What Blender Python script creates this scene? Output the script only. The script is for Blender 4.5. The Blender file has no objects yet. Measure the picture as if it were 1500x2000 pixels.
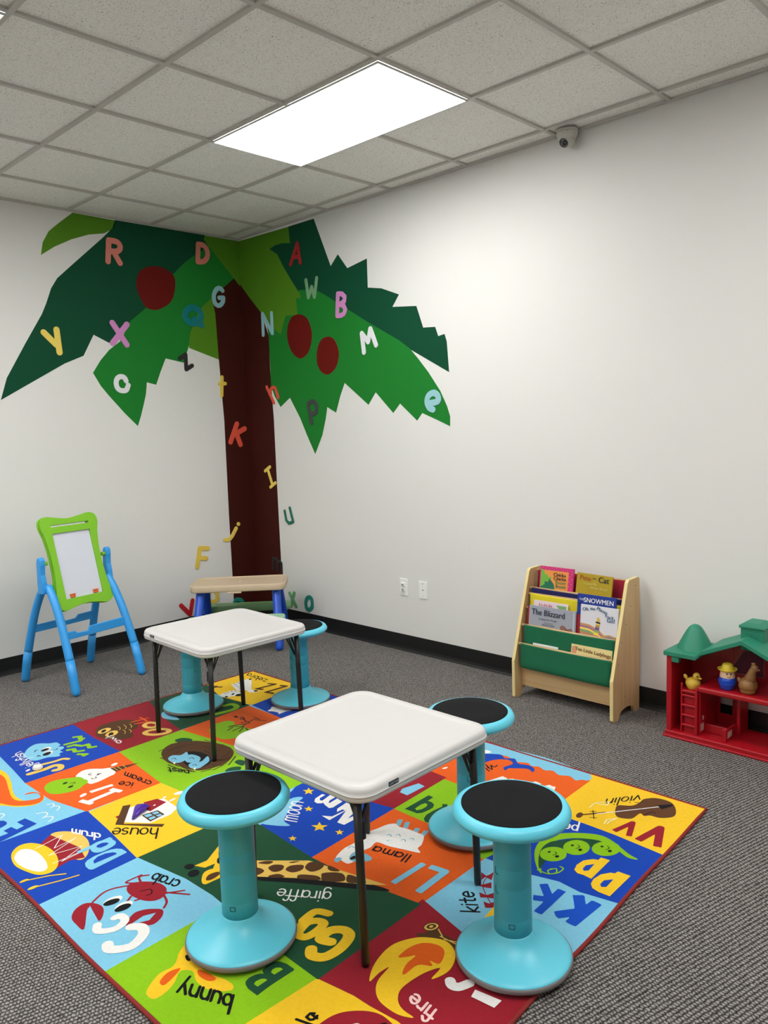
import bpy, bmesh, math, random
from mathutils import Vector, Matrix, Euler
from mathutils.geometry import delaunay_2d_cdt
import numpy as np
random.seed(7)
SC = bpy.context.scene
COL = SC.collection
# ------------------------------------------------------------------ camera
H = 3.0065                      # ceiling height
cam_d = bpy.data.cameras.new('camera'); cam = bpy.data.objects.new('camera', cam_d); COL.objects.link(cam)
FOC, YAW, PITCH, ROLL = 1541.03, 0.7764, -0.1095, -0.0335
fw = Vector((-math.sin(YAW)*math.cos(PITCH), math.cos(YAW)*math.cos(PITCH), math.sin(PITCH)))
rt = Vector((math.cos(YAW), math.sin(YAW), 0)); up = rt.cross(fw)
r2 = rt*math.cos(ROLL) + up*math.sin(ROLL); u2 = -rt*math.sin(ROLL) + up*math.cos(ROLL)
cam.matrix_world = Matrix(((r2.x, u2.x, -fw.x, 5.2487), (r2.y, u2.y, -fw.y, -3.8071), (r2.z, u2.z, -fw.z, 1.5246), (0, 0, 0, 1)))
cam_d.sensor_fit = 'VERTICAL'; cam_d.sensor_height = 32.0; cam_d.lens = 32.0*FOC/2000.0
cam_d.clip_start = 0.05
SC.camera = cam
# ------------------------------------------------------------------ world, exposure
SC.view_settings.view_transform = 'Standard'; SC.view_settings.look = 'None'
SC.view_settings.gamma = 1.0; SC.view_settings.use_curve_mapping = False
SC.view_settings.exposure = 0.0
PANEL = 14.4                    # emission of the LED ceiling panels
wd = bpy.data.worlds.new('world'); SC.world = wd; wd.use_nodes = True
wd.node_tree.nodes['Background'].inputs[0].default_value = (1, 1, 1, 1)
wd.node_tree.nodes['Background'].inputs[1].default_value = 0.15
# ------------------------------------------------------------------ materials
def s2l(c): return tuple(((x/255.0)/12.92 if x/255.0 <= .04045 else ((x/255.0+.055)/1.055)**2.4) for x in c)
def newmat(name):
    m = bpy.data.materials.new(name); m.use_nodes = True
    nt = m.node_tree; return m, nt, nt.nodes, nt.links, nt.nodes['Principled BSDF']
def mat(name, rgb, rough=.5, var=.04, vscale=8.0, bump=0.0, bscale=200.0, metal=0.0, spec=None, sheen=0.0, coat=0.0):
    m, nt, N, K, B = newmat(name)
    c = s2l(rgb)
    tc = N.new('ShaderNodeTexCoord')
    nz = N.new('ShaderNodeTexNoise'); nz.inputs['Scale'].default_value = vscale; nz.inputs['Detail'].default_value = 4
    K.new(tc.outputs['Object'], nz.inputs['Vector'])
    mx = N.new('ShaderNodeMix'); mx.data_type = 'RGBA'
    K.new(nz.outputs[0], mx.inputs[0])
    mx.inputs[6].default_value = tuple(x*(1-var) for x in c)+(1,)
    mx.inputs[7].default_value = tuple(min(1, x*(1+var)) for x in c)+(1,)
    K.new(mx.outputs[2], B.inputs['Base Color'])
    B.inputs['Roughness'].default_value = rough; B.inputs['Metallic'].default_value = metal
    if spec is not None: B.inputs['Specular IOR Level'].default_value = spec
    if sheen: B.inputs['Sheen Weight'].default_value = sheen
    if coat: B.inputs['Coat Weight'].default_value = coat
    if bump:
        n2 = N.new('ShaderNodeTexNoise'); n2.inputs['Scale'].default_value = bscale; n2.inputs['Detail'].default_value = 3
        K.new(tc.outputs['Object'], n2.inputs['Vector'])
        bp = N.new('ShaderNodeBump'); bp.inputs['Strength'].default_value = bump; bp.inputs['Distance'].default_value = .002
        K.new(n2.outputs[0], bp.inputs['Height']); K.new(bp.outputs[0], B.inputs['Normal'])
    return m
def emit(name, rgb, s):
    m, nt, N, K, B = newmat(name)
    B.inputs['Base Color'].default_value = rgb+(1,)
    B.inputs['Emission Color'].default_value = rgb+(1,); B.inputs['Emission Strength'].default_value = s
    return m
def carpet_mat():
    m, nt, N, K, B = newmat('grey_loop_carpet')
    tc = N.new('ShaderNodeTexCoord'); mp = N.new('ShaderNodeMapping'); mp.inputs['Rotation'].default_value = (0, 0, math.radians(14))
    K.new(tc.outputs['Object'], mp.inputs[0])
    # jitter of the rows
    nz = N.new('ShaderNodeTexNoise'); nz.inputs['Scale'].default_value = 90; nz.inputs['Detail'].default_value = 2
    K.new(mp.outputs[0], nz.inputs['Vector'])
    sub = N.new('ShaderNodeVectorMath'); sub.operation = 'SUBTRACT'; K.new(nz.outputs['Color'], sub.inputs[0]); sub.inputs[1].default_value = (.5, .5, .5)
    sc = N.new('ShaderNodeVectorMath'); sc.operation = 'SCALE'; sc.inputs['Scale'].default_value = .013; K.new(sub.outputs[0], sc.inputs[0])
    ad = N.new('ShaderNodeVectorMath'); K.new(mp.outputs[0], ad.inputs[0]); K.new(sc.outputs[0], ad.inputs[1])
    sx = N.new('ShaderNodeSeparateXYZ'); K.new(ad.outputs[0], sx.inputs[0])
    def M(op, a, b=None, c=None):
        n = N.new('ShaderNodeMath'); n.operation = op
        for i, v in enumerate((a, b, c)):
            if v is None: continue
            if hasattr(v, 'links'): K.new(v, n.inputs[i])
            else: n.inputs[i].default_value = v
        return n.outputs[0]
    row = .0138; loop = .0105
    u = M('DIVIDE', sx.outputs[0], row); iu = M('FLOOR', u); fu = M('SUBTRACT', u, iu)
    par = M('MULTIPLY', M('MODULO', M('ABSOLUTE', iu), 2.0), .5)
    v = M('ADD', M('DIVIDE', sx.outputs[1], loop), par); fv = M('FRACT', v)
    a = M('SINE', M('MULTIPLY', fu, math.pi)); b = M('SINE', M('MULTIPLY', fv, math.pi))
    h = M('MULTIPLY', M('POWER', a, .6), M('ADD', M('MULTIPLY', M('POWER', b, .5), .85), .15))
    fine = N.new('ShaderNodeTexNoise'); fine.inputs['Scale'].default_value = 230; fine.inputs['Detail'].default_value = 4; fine.inputs['Roughness'].default_value = .7
    K.new(tc.outputs['Object'], fine.inputs['Vector'])
    h2 = M('ADD', M('MULTIPLY', h, .58), M('MULTIPLY', fine.outputs[0], .62))
    cr = N.new('ShaderNodeValToRGB'); K.new(h2, cr.inputs[0])
    e = cr.color_ramp.elements
    e[0].position = .34; e[0].color = s2l((14, 13, 13))+(1,)
    e[1].position = .68; e[1].color = s2l((102, 98, 95))+(1,)
    e2 = cr.color_ramp.elements.new(.92); e2.color = s2l((172, 168, 164))+(1,)
    K.new(cr.outputs[0], B.inputs['Base Color'])
    B.inputs['Roughness'].default_value = .95; B.inputs['Specular IOR Level'].default_value = .1
    bp = N.new('ShaderNodeBump'); bp.inputs['Strength'].default_value = .8; bp.inputs['Distance'].default_value = .003
    K.new(h2, bp.inputs['Height']); K.new(bp.outputs[0], B.inputs['Normal'])
    return m
def tile_mat():
    m, nt, N, K, B = newmat('fissured_ceiling_tile')
    tc = N.new('ShaderNodeTexCoord')
    mp = N.new('ShaderNodeMapping'); K.new(tc.outputs['Object'], mp.inputs[0])
    dn = N.new('ShaderNodeTexNoise'); dn.inputs['Scale'].default_value = 45; K.new(tc.outputs['Object'], dn.inputs['Vector'])
    ad = N.new('ShaderNodeVectorMath'); ad.operation = 'MULTIPLY_ADD'; K.new(dn.outputs['Color'], ad.inputs[0]); ad.inputs[1].default_value = (.03, .03, .03); K.new(mp.outputs[0], ad.inputs[2])
    vo = N.new('ShaderNodeTexVoronoi'); vo.inputs['Scale'].default_value = 125; vo.inputs['Randomness'].default_value = 1
    K.new(ad.outputs[0], vo.inputs['Vector'])
    cr = N.new('ShaderNodeValToRGB'); K.new(vo.outputs['Distance'], cr.inputs[0])
    cr.color_ramp.elements[0].position = .12; cr.color_ramp.elements[0].color = (.2, .19, .18, 1)
    cr.color_ramp.elements[1].position = .26; cr.color_ramp.elements[1].color = (1, 1, 1, 1)
    # only part of the cells carry a fissure
    vc = N.new('ShaderNodeSeparateColor'); K.new(vo.outputs['Color'], vc.inputs[0])
    gt = N.new('ShaderNodeMath'); gt.operation = 'GREATER_THAN'; gt.inputs[1].default_value = .12; K.new(vc.outputs[0], gt.inputs[0])
    mx = N.new('ShaderNodeMix'); mx.data_type = 'RGBA'; K.new(gt.outputs[0], mx.inputs[0]); K.new(cr.outputs[0], mx.inputs[7]); mx.inputs[6].default_value = (1, 1, 1, 1)
    n2 = N.new('ShaderNodeTexNoise'); n2.inputs['Scale'].default_value = 260; K.new(tc.outputs['Object'], n2.inputs['Vector'])
    c2 = N.new('ShaderNodeValToRGB'); K.new(n2.outputs[0], c2.inputs[0])
    c2.color_ramp.elements[0].position = .3; c2.color_ramp.elements[0].color = s2l((226, 223, 217))+(1,)
    c2.color_ramp.elements[1].position = .6; c2.color_ramp.elements[1].color = s2l((250, 248, 243))+(1,)
    mu = N.new('ShaderNodeMix'); mu.data_type = 'RGBA'; mu.blend_type = 'MULTIPLY'; mu.inputs[0].default_value = 1
    K.new(mx.outputs[2], mu.inputs[6]); K.new(c2.outputs[0], mu.inputs[7])
    K.new(mu.outputs[2], B.inputs['Base Color']); B.inputs['Roughness'].default_value = .95; B.inputs['Specular IOR Level'].default_value = .1
    return m
def wood_mat(name, c0, c1, axis='Z'):
    m, nt, N, K, B = newmat(name)
    tc = N.new('ShaderNodeTexCoord'); mp = N.new('ShaderNodeMapping')
    mp.inputs['Scale'].default_value = {'Z': (30, 30, 1.5), 'X': (1.5, 30, 30)}[axis]
    K.new(tc.outputs['Object'], mp.inputs[0])
    nz = N.new('ShaderNodeTexNoise'); nz.inputs['Scale'].default_value = 1.6; nz.inputs['Detail'].default_value = 6; nz.inputs['Distortion'].default_value = .6
    K.new(mp.outputs[0], nz.inputs['Vector'])
    cr = N.new('ShaderNodeValToRGB'); K.new(nz.outputs[0], cr.inputs[0])
    cr.color_ramp.elements[0].position = .3; cr.color_ramp.elements[0].color = s2l(c0)+(1,)
    cr.color_ramp.elements[1].position = .7; cr.color_ramp.elements[1].color = s2l(c1)+(1,)
    K.new(cr.outputs[0], B.inputs['Base Color']); B.inputs['Roughness'].default_value = .45
    return m
MT = {}
MT['wall'] = mat('white_wall_paint', (228, 227, 223), .75, .012, 1.5, .06, 350)
MT['carpet'] = carpet_mat(); MT['tile'] = tile_mat()
MT['grid'] = mat('ceiling_grid_metal', (192, 188, 182), .5)
MT['base'] = mat('black_rubber_baseboard', (17, 17, 18), .42, .1)
MT['lframe'] = mat('light_frame_white', (205, 205, 203), .4)
MT['panel'] = emit('led_panel', (1, .995, .98), PANEL)
PAL = dict(yellow=(240, 193, 34), orange=(228, 92, 18), orange2=(222, 92, 12), crimson=(148, 22, 38), blue=(4, 64, 172), blue2=(8, 76, 190),
    sky=(126, 194, 222), sky2=(110, 186, 226), lime=(136, 190, 14), leafgreen=(80, 150, 40), dkgreen=(22, 74, 46), white=(232, 230, 226), ivory=(240, 236, 190),
    black=(5, 5, 8), brown=(82, 50, 22), brown2=(92, 56, 30), tan=(232, 190, 92), pink=(244, 200, 196), teal2=(120, 176, 196))
for k, v in PAL.items(): MT['rug_'+k] = mat('rug_pile_'+k, v, .95, .10, 90, .5, 600, spec=.1, sheen=.1)
MT['binding'] = mat('rug_binding', (138, 34, 30), .85, .1, 300, .5, 500)
MT['rugside'] = mat('rug_backing', (120, 110, 100), .9)
for k, v in dict(mlight=(84, 136, 26), mdark=(4, 72, 46), mmid=(26, 124, 42), mbrown=(62, 16, 8), mred=(106, 14, 6)).items():
    MT[k] = mat('mural_paint_'+k[1:], v, .7, .05, 6, .05, 300, spec=.2)
for k, v in dict(salmon=(226, 132, 118), foamsky=(150, 200, 208), foamyel=(240, 212, 96), foamyel2=(232, 200, 80), foampink=(214, 140, 200), foamwhite=(232, 232, 236),
    foamblack=(34, 34, 34), foamred=(226, 82, 58), foamcrim=(196, 22, 34), foamcrim2=(170, 26, 34), foamteal=(14, 132, 116), foamteal2=(30, 112, 88), foamsage=(120, 168, 124),
    foamsage2=(104, 164, 112), foamgrey=(58, 64, 60)).items():
    MT[k] = mat('foam_'+k, v, .7, .03, 20, .15, 500)
m, nt, N, K, B = newmat('translucent_teal_jelly')
B.inputs['Base Color'].default_value = s2l((30, 150, 160))+(1,); B.inputs['Roughness'].default_value = .15
B.inputs['Alpha'].default_value = .55; B.inputs['Coat Weight'].default_value = .6
MT['jelly'] = m
MT['tabletop'] = mat('white_granite_plastic', (206, 204, 202), .38, .015, 40, .12, 700)
MT['badge'] = mat('badge_black', (22, 24, 34), .35); MT['badgetxt'] = mat('badge_silver', (190, 192, 196), .4)
MT['blackmetal'] = mat('black_powder_coat', (24, 23, 22), .38, .1)
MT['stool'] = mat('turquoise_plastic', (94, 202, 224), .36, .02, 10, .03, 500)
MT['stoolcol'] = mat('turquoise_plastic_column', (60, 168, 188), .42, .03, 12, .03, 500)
MT['ring'] = mat('grey_rubber_ring', (118, 112, 112), .7)
MT['pad'] = mat('black_foam_pad', (10, 11, 15), .8, .1, 300, .4, 900, spec=.2)
MT['groove'] = mat('dark_groove', (16, 60, 72), .6)
MT['egreen'] = mat('lime_green_plastic', (128, 196, 34), .35); MT['eblue'] = mat('sky_blue_plastic', (52, 160, 236), .35)
MT['egreend'] = mat('lime_green_plastic_seam', (60, 104, 14), .5)
MT['whiteboard'] = mat('whiteboard', (214, 218, 230), .22, .01); MT['eorange'] = mat('orange_clip', (226, 104, 28), .4)
MT['beige'] = mat('beige_plastic', (206, 184, 156), .45, .05, 14, .1, 300); MT['pgreen'] = mat('pale_green_plastic', (128, 176, 122), .45); MT['pgreen2'] = mat('pale_mint_plastic', (160, 204, 164), .45)
MT['pblue'] = mat('royal_blue_plastic', (30, 82, 196), .3, .1, 16)
MT['maple'] = wood_mat('maple_veneer', (196, 160, 110), (212, 180, 132)); MT['maple_x'] = wood_mat('maple_veneer_rail', (196, 160, 110), (212, 180, 132), 'X')
MT['edge'] = mat('pale_edge_band', (234, 214, 150), .5)
MT['sgreen'] = mat('green_canvas', (14, 104, 68), .9, .05, 30, .4, 500); MT['sred'] = mat('red_canvas', (152, 18, 44), .9, .05, 30, .4, 500)
MT['snavy'] = mat('navy_canvas', (26, 22, 84), .9, .05, 30, .4, 500); MT['syellow'] = mat('yellow_canvas', (226, 210, 40), .9, .05, 30, .3, 500)
MT['dred'] = mat('barn_red_plastic', (172, 16, 30), .32, .04, 10); MT['dgreen'] = mat('barn_green_plastic', (36, 132, 104), .5, .05, 12, .3, 90)
MT['dpurp'] = mat('worn_purple_sticker', (100, 24, 50), .5); MT['dwhite'] = mat('worn_white_marks', (196, 170, 160), .6)
MT['toyyellow'] = mat('toy_yellow', (226, 186, 66), .4); MT['hat'] = mat('toy_hat_yellow', (238, 208, 60), .35); MT['toyblue'] = mat('toy_blue', (24, 72, 190), .3)
MT['skin'] = mat('toy_skin', (236, 196, 160), .4); MT['toybrown'] = mat('toy_brown', (150, 106, 58), .4); MT['ink'] = mat('black_ink', (18, 14, 14), .6); MT['inkred'] = mat('red_ink', (150, 40, 30), .6)
MT['camwhite'] = mat('camera_housing', (196, 194, 186), .35); MT['lens'] = mat('camera_lens_black', (10, 10, 16), .08, coat=1)
MT['plate'] = mat('white_wall_plate', (246, 246, 242), .3); MT['slot'] = mat('plate_slot', (40, 38, 36), .6); MT['jack'] = mat('jack_grey', (150, 150, 146), .5)
MT['capwhite'] = mat('white_plastic_cap', (232, 230, 222), .3); MT['purple'] = mat('purple_plastic', (72, 30, 150), .2, .05, 20)
def cmat(name, rgb): 
    if name not in MT: MT[name] = mat(name, rgb, .4, .01)
    return MT[name]
# ------------------------------------------------------------------ mesh helpers
class MB:
    def __init__(s): s.bm = bmesh.new(); s.mats = []
    def mi(s, m):
        if m not in s.mats: s.mats.append(m)
        return s.mats.index(m)
    def raw(s, verts, faces, m=0, smooth=False):
        vs = [s.bm.verts.new(v) for v in verts]
        for f in faces:
            try: fc = s.bm.faces.new([vs[i] for i in f])
            except ValueError: continue
            fc.smooth = smooth; fc.material_index = m
        return vs
    def merge(s, b2, mtx=None, m=0, smooth=None):
        if mtx is not None: b2.transform(mtx)
        b2.verts.index_update()
        vs = [s.bm.verts.new(v.co) for v in b2.verts]
        for f in b2.faces:
            try: fc = s.bm.faces.new([vs[v.index] for v in f.verts])
            except ValueError: continue
            fc.smooth = f.smooth if smooth is None else smooth; fc.material_index = m
        b2.free()
    def box(s, c, d, bev=0.0, rot=None, m=0, seg=2):
        b = bmesh.new(); bmesh.ops.create_cube(b, size=1.0)
        b.transform(Matrix.Diagonal((d[0], d[1], d[2], 1)))
        if bev: bmesh.ops.bevel(b, geom=b.edges[:], offset=bev, segments=seg, affect='EDGES', profile=.5)
        M = Matrix.Translation(c)
        if rot is not None: M = M @ (Euler(rot).to_matrix().to_4x4() if not isinstance(rot, Matrix) else rot)
        s.merge(b, M, m, smooth=False); return s
    def prism(s, poly, t, mtx, bev=0.0, m=0, seg=2, smooth=False):
        # poly in local XY, extruded from z=0 to z=t
        b = bmesh.new(); n = len(poly)
        lo = [b.verts.new((p[0], p[1], 0)) for p in poly]; hi = [b.verts.new((p[0], p[1], t)) for p in poly]
        b.faces.new(lo[::-1]); b.faces.new(hi)
        for i in range(n): b.faces.new((lo[i], lo[(i+1) % n], hi[(i+1) % n], hi[i]))
        bmesh.ops.recalc_face_normals(b, faces=b.faces[:])
        if bev:
            es = [e for e in b.edges if e.calc_face_angle(0) > .9]
            bmesh.ops.bevel(b, geom=es, offset=bev, segments=seg, affect='EDGES', profile=.5)
        if smooth:
            for f in b.faces: f.smooth = abs(f.normal.z) < .9
        bmesh.ops.triangulate(b, faces=[f for f in b.faces if len(f.verts) > 4])
        s.merge(b, mtx, m)
        return s
    def lathe(s, prof, seg=48, mtx=None, m=0, smooth=True):
        b = bmesh.new(); rings = []
        for r, z in prof:
            if r < 1e-6: rings.append([b.verts.new((0, 0, z))])
            else: rings.append([b.verts.new((r*math.cos(2*math.pi*k/seg), r*math.sin(2*math.pi*k/seg), z)) for k in range(seg)])
        for a, c in zip(rings, rings[1:]):
            for k in range(seg):
                k2 = (k+1) % seg
                if len(a) == 1 and len(c) == 1: continue
                if len(a) == 1: b.faces.new((a[0], c[k2], c[k]))
                elif len(c) == 1: b.faces.new((a[k], a[k2], c[0]))
                else: b.faces.new((a[k], a[k2], c[k2], c[k]))
        bmesh.ops.recalc_face_normals(b, faces=b.faces[:])
        s.merge(b, mtx, m, smooth); return s
    def tube(s, pts, r, seg=12, m=0, flat=1.0, caps=True, upv=None, smooth=True):
        # r: number or list; flat: ratio of second cross-section axis
        pts = [Vector(p) for p in pts]; n = len(pts); rings = []
        b = bmesh.new(); prev = None
        for i, p in enumerate(pts):
            t = (pts[min(i+1, n-1)]-pts[max(i-1, 0)]).normalized()
            if prev is None:
                ref = Vector(upv) if upv is not None else (Vector((0, 0, 1)) if abs(t.z) < .9 else Vector((1, 0, 0)))
                nx = (ref - t*ref.dot(t)).normalized()
            else: nx = (prev - t*prev.dot(t)).normalized()
            prev = nx; ny = t.cross(nx)
            rr = r[i] if isinstance(r, (list, tuple)) else r
            rings.append([b.verts.new(p + nx*rr*math.cos(2*math.pi*k/seg) + ny*rr*flat*math.sin(2*math.pi*k/seg)) for k in range(seg)])
        for a, c in zip(rings, rings[1:]):
            for k in range(seg): b.faces.new((a[k], a[(k+1) % seg], c[(k+1) % seg], c[k]))
        if caps: b.faces.new(rings[0][::-1]); b.faces.new(rings[-1])
        bmesh.ops.recalc_face_normals(b, faces=b.faces[:])
        for f in b.faces: f.smooth = smooth and len(f.verts) == 4
        s.merge(b, None, m); return s
    def ball(s, c, d, rot=None, m=0, u=20, v=14):
        b = bmesh.new(); bmesh.ops.create_uvsphere(b, u_segments=u, v_segments=v, radius=1)
        M = Matrix.Translation(c) @ (Euler(rot).to_matrix().to_4x4() if rot else Matrix()) @ Matrix.Diagonal((d[0], d[1], d[2], 1))
        s.merge(b, M, m, True); return s
    def rings(s, loops, closed_ends=True, m=0, smooth=True, flatends=True):
        # loops: list of equal-length vertex loops
        b = bmesh.new(); R = [[b.verts.new(v) for v in L] for L in loops]; n = len(R[0])
        for a, c in zip(R, R[1:]):
            for k in range(n): b.faces.new((a[k], a[(k+1) % n], c[(k+1) % n], c[k])).smooth = smooth
        if closed_ends: b.faces.new(R[0][::-1]); b.faces.new(R[-1])
        bmesh.ops.recalc_face_normals(b, faces=b.faces[:])
        s.merge(b, None, m); return s
    def done(s, name, mats, parent=None, loc=None):
        me = bpy.data.meshes.new(name); s.bm.to_mesh(me); s.bm.free()
        if not isinstance(mats, (list, tuple)): mats = [mats]
        for q in mats: me.materials.append(MT[q] if isinstance(q, str) else q)
        o = bpy.data.objects.new(name, me); COL.objects.link(o)
        if parent is not None: o.parent = parent
        if loc is not None: o.location = loc
        return o
def empty(name, loc=(0, 0, 0), rz=0.0):
    o = bpy.data.objects.new(name, None); COL.objects.link(o); o.location = loc; o.rotation_euler = (0, 0, rz)
    o.empty_display_size = .05; return o
def tag(o, label, cat, group=None, kind=None):
    o['label'] = label; o['category'] = cat
    if group: o['group'] = group
    if kind: o['kind'] = kind
    return o
def struct(o): o['kind'] = 'structure'; return o
def dup(root, loc, rz, label):
    r = root.copy(); COL.objects.link(r); r.location = loc; r.rotation_euler = (0, 0, rz); r['label'] = label
    for ch in list(root.children):
        c = ch.copy(); COL.objects.link(c); c.parent = r
        for g in ch.children:
            d = g.copy(); COL.objects.link(d); d.parent = c
    return r
def rrect(hx, hy, r, n=6):
    r = max(r, .0005); out = []
    for cx, cy, a0 in ((hx-r, hy-r, 0), (-hx+r, hy-r, 90), (-hx+r, -hy+r, 180), (hx-r, -hy+r, 270)):
        for k in range(n+1):
            a = math.radians(a0+90*k/n); out.append((cx+r*math.cos(a), cy+r*math.sin(a)))
    return out
def catmull(P, n=4, closed=True):
    P = [Vector(p) for p in P]; N_ = len(P); out = []
    rng = range(N_) if closed else range(N_-1)
    for i in rng:
        p0 = P[(i-1) % N_] if closed else P[max(i-1, 0)]; p1 = P[i]; p2 = P[(i+1) % N_] if closed else P[i+1]
        p3 = P[(i+2) % N_] if closed else P[min(i+2, N_-1)]
        for k in range(n):
            t = k/n
            out.append(.5*((2*p1)+(p2-p0)*t+(2*p0-5*p1+4*p2-p3)*t*t+(3*p1-p0-3*p2+p3)*t**3))
    if not closed: out.append(P[-1])
    return out
def pairs(a): return [(a[i], a[i+1]) for i in range(0, len(a), 2)]
# stroke outlines: distance field of the centre lines, contour at the stroke radius
def stroke_loops(strokes, r, res=None, butt=False):
    segs, ends = [], []
    for s in strokes:
        s = list(s)
        if len(s) == 1: s = s*2
        for k, (a, b) in enumerate(zip(s, s[1:])):
            segs.append((a[0], a[1], b[0], b[1]))
            op = butt and math.hypot(s[0][0]-s[-1][0], s[0][1]-s[-1][1]) > 1e-5
            ends.append((op and k == 0, op and k == len(s)-2))
    S = np.array(segs, float); res = res or max(r*.3, .0011)
    x0, y0 = min(S[:, 0].min(), S[:, 2].min())-r-2*res, min(S[:, 1].min(), S[:, 3].min())-r-2*res
    x1, y1 = max(S[:, 0].max(), S[:, 2].max())+r+2*res, max(S[:, 1].max(), S[:, 3].max())+r+2*res
    nx, ny = int((x1-x0)/res)+2, int((y1-y0)/res)+2
    X, Y = np.meshgrid(x0+res*np.arange(nx), y0+res*np.arange(ny), indexing='ij')
    D = np.full(X.shape, 1e9)
    for (ax, ay, bx, by), (e0, e1) in zip(segs, ends):
        dx, dy = bx-ax, by-ay; L2 = dx*dx+dy*dy+1e-12; L1 = math.sqrt(L2)
        q = ((X-ax)*dx+(Y-ay)*dy)/L2; t = np.clip(q, 0, 1)
        d_ = np.hypot(X-ax-t*dx, Y-ay-t*dy)
        if e0: d_ = np.where(q < 0, r-q*L1, d_)       # square stroke ends
        if e1: d_ = np.where(q > 1, r+(q-1)*L1, d_)
        D = np.minimum(D, d_)
    F = D-r; F[F == 0] = 1e-9
    nxt = {}
    def cross(i, j, k, l):
        a, b = F[i, j], F[k, l]; t = a/(a-b)
        return (x0+res*(i+(k-i)*t), y0+res*(j+(l-j)*t))
    ins = F < 0
    code = ins[:-1, :-1]*1+ins[1:, :-1]*2+ins[1:, 1:]*4+ins[:-1, 1:]*8
    edges = {0: lambda i, j: (i, j, i+1, j), 1: lambda i, j: (i+1, j, i+1, j+1), 2: lambda i, j: (i, j+1, i+1, j+1), 3: lambda i, j: (i, j, i, j+1)}
    TB = {1: [(3, 0)], 2: [(0, 1)], 3: [(3, 1)], 4: [(1, 2)], 5: [(3, 0), (1, 2)], 6: [(0, 2)], 7: [(3, 2)], 8: [(2, 3)], 9: [(2, 0)], 10: [(0, 1), (2, 3)], 11: [(2, 1)], 12: [(1, 3)], 13: [(1, 0)], 14: [(0, 3)]}
    for i, j in np.argwhere((code > 0) & (code < 15)):
        for a, b in TB[int(code[i, j])]: nxt[edges[b](i, j)] = edges[a](i, j)
    loops = []
    while nxt:
        st = next(iter(nxt)); lp = []; k = st
        while k in nxt:
            lp.append(cross(*k)); k = nxt.pop(k)
        # thin out points that lie on a straight line
        q = []; n = len(lp)
        for t in range(n):
            if not q: q.append(lp[t]); continue
            a, b, c = q[-1], lp[t], lp[(t+1) % n]
            cr = abs((b[0]-a[0])*(c[1]-a[1])-(b[1]-a[1])*(c[0]-a[0])); L = math.hypot(c[0]-a[0], c[1]-a[1])+1e-9
            if cr/L > res*.12 or math.hypot(b[0]-a[0], b[1]-a[1]) > max(r*.5, res): q.append(b)
        if len(q) > 3: loops.append(q)
    return loops
def fill(loops):
    # even-odd fill of closed loops -> verts, triangles (constrained Delaunay, triangles outside or in holes dropped)
    P, E = [], []
    for l in loops:
        n = len(l); o = len(P)
        P += [(float(p[0])*100, float(p[1])*100) for p in l]; E += [(o+i, o+(i+1) % n) for i in range(n)]
    vo, eo, fo, *_ = delaunay_2d_cdt([Vector(p) for p in P], E, [], 0, 1e-5)
    V = np.array([(v.x, v.y) for v in vo]); A = np.array(P)[[e[0] for e in E]]; B = np.array(P)[[e[1] for e in E]]
    T = []
    for f in fo:
        a, b, c = V[f[0]], V[f[1]], V[f[2]]; g = (a+b+c)/3
        up_ = (A[:, 1] > g[1]) != (B[:, 1] > g[1])
        if not up_.any(): continue
        a_, b_ = A[up_], B[up_]; x = a_[:, 0]+(g[1]-a_[:, 1])*(b_[:, 0]-a_[:, 0])/(b_[:, 1]-a_[:, 1])
        if int((x > g[0]).sum()) % 2 == 0: continue
        s_ = (b[0]-a[0])*(c[1]-a[1])-(b[1]-a[1])*(c[0]-a[0])
        if abs(s_) < 1e-9: continue
        T.append(tuple(f) if s_ > 0 else tuple(f[::-1]))
    return [(v[0]/100, v[1]/100) for v in V], T
_txt = {}
def text2d(body, size):
    # flat outline of a line of lettering in the built-in font: list of verts and faces, centred on x, baseline y=0
    k = (body, size)
    if k in _txt: return _txt[k]
    cu = bpy.data.curves.new('lettering', 'FONT'); cu.body = body; cu.size = size; cu.align_x = 'CENTER'; cu.resolution_u = 3; cu.fill_mode = 'FRONT'
    o = bpy.data.objects.new('lettering', cu); COL.objects.link(o)
    dg = bpy.context.evaluated_depsgraph_get(); dg.update()
    me = bpy.data.meshes.new_from_object(o.evaluated_get(dg))
    r = ([(v.co.x, v.co.y) for v in me.vertices], [tuple(p.vertices) for p in me.polygons])
    bpy.data.objects.remove(o); bpy.data.curves.remove(cu); bpy.data.meshes.remove(me)
    _txt[k] = r; return r
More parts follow.
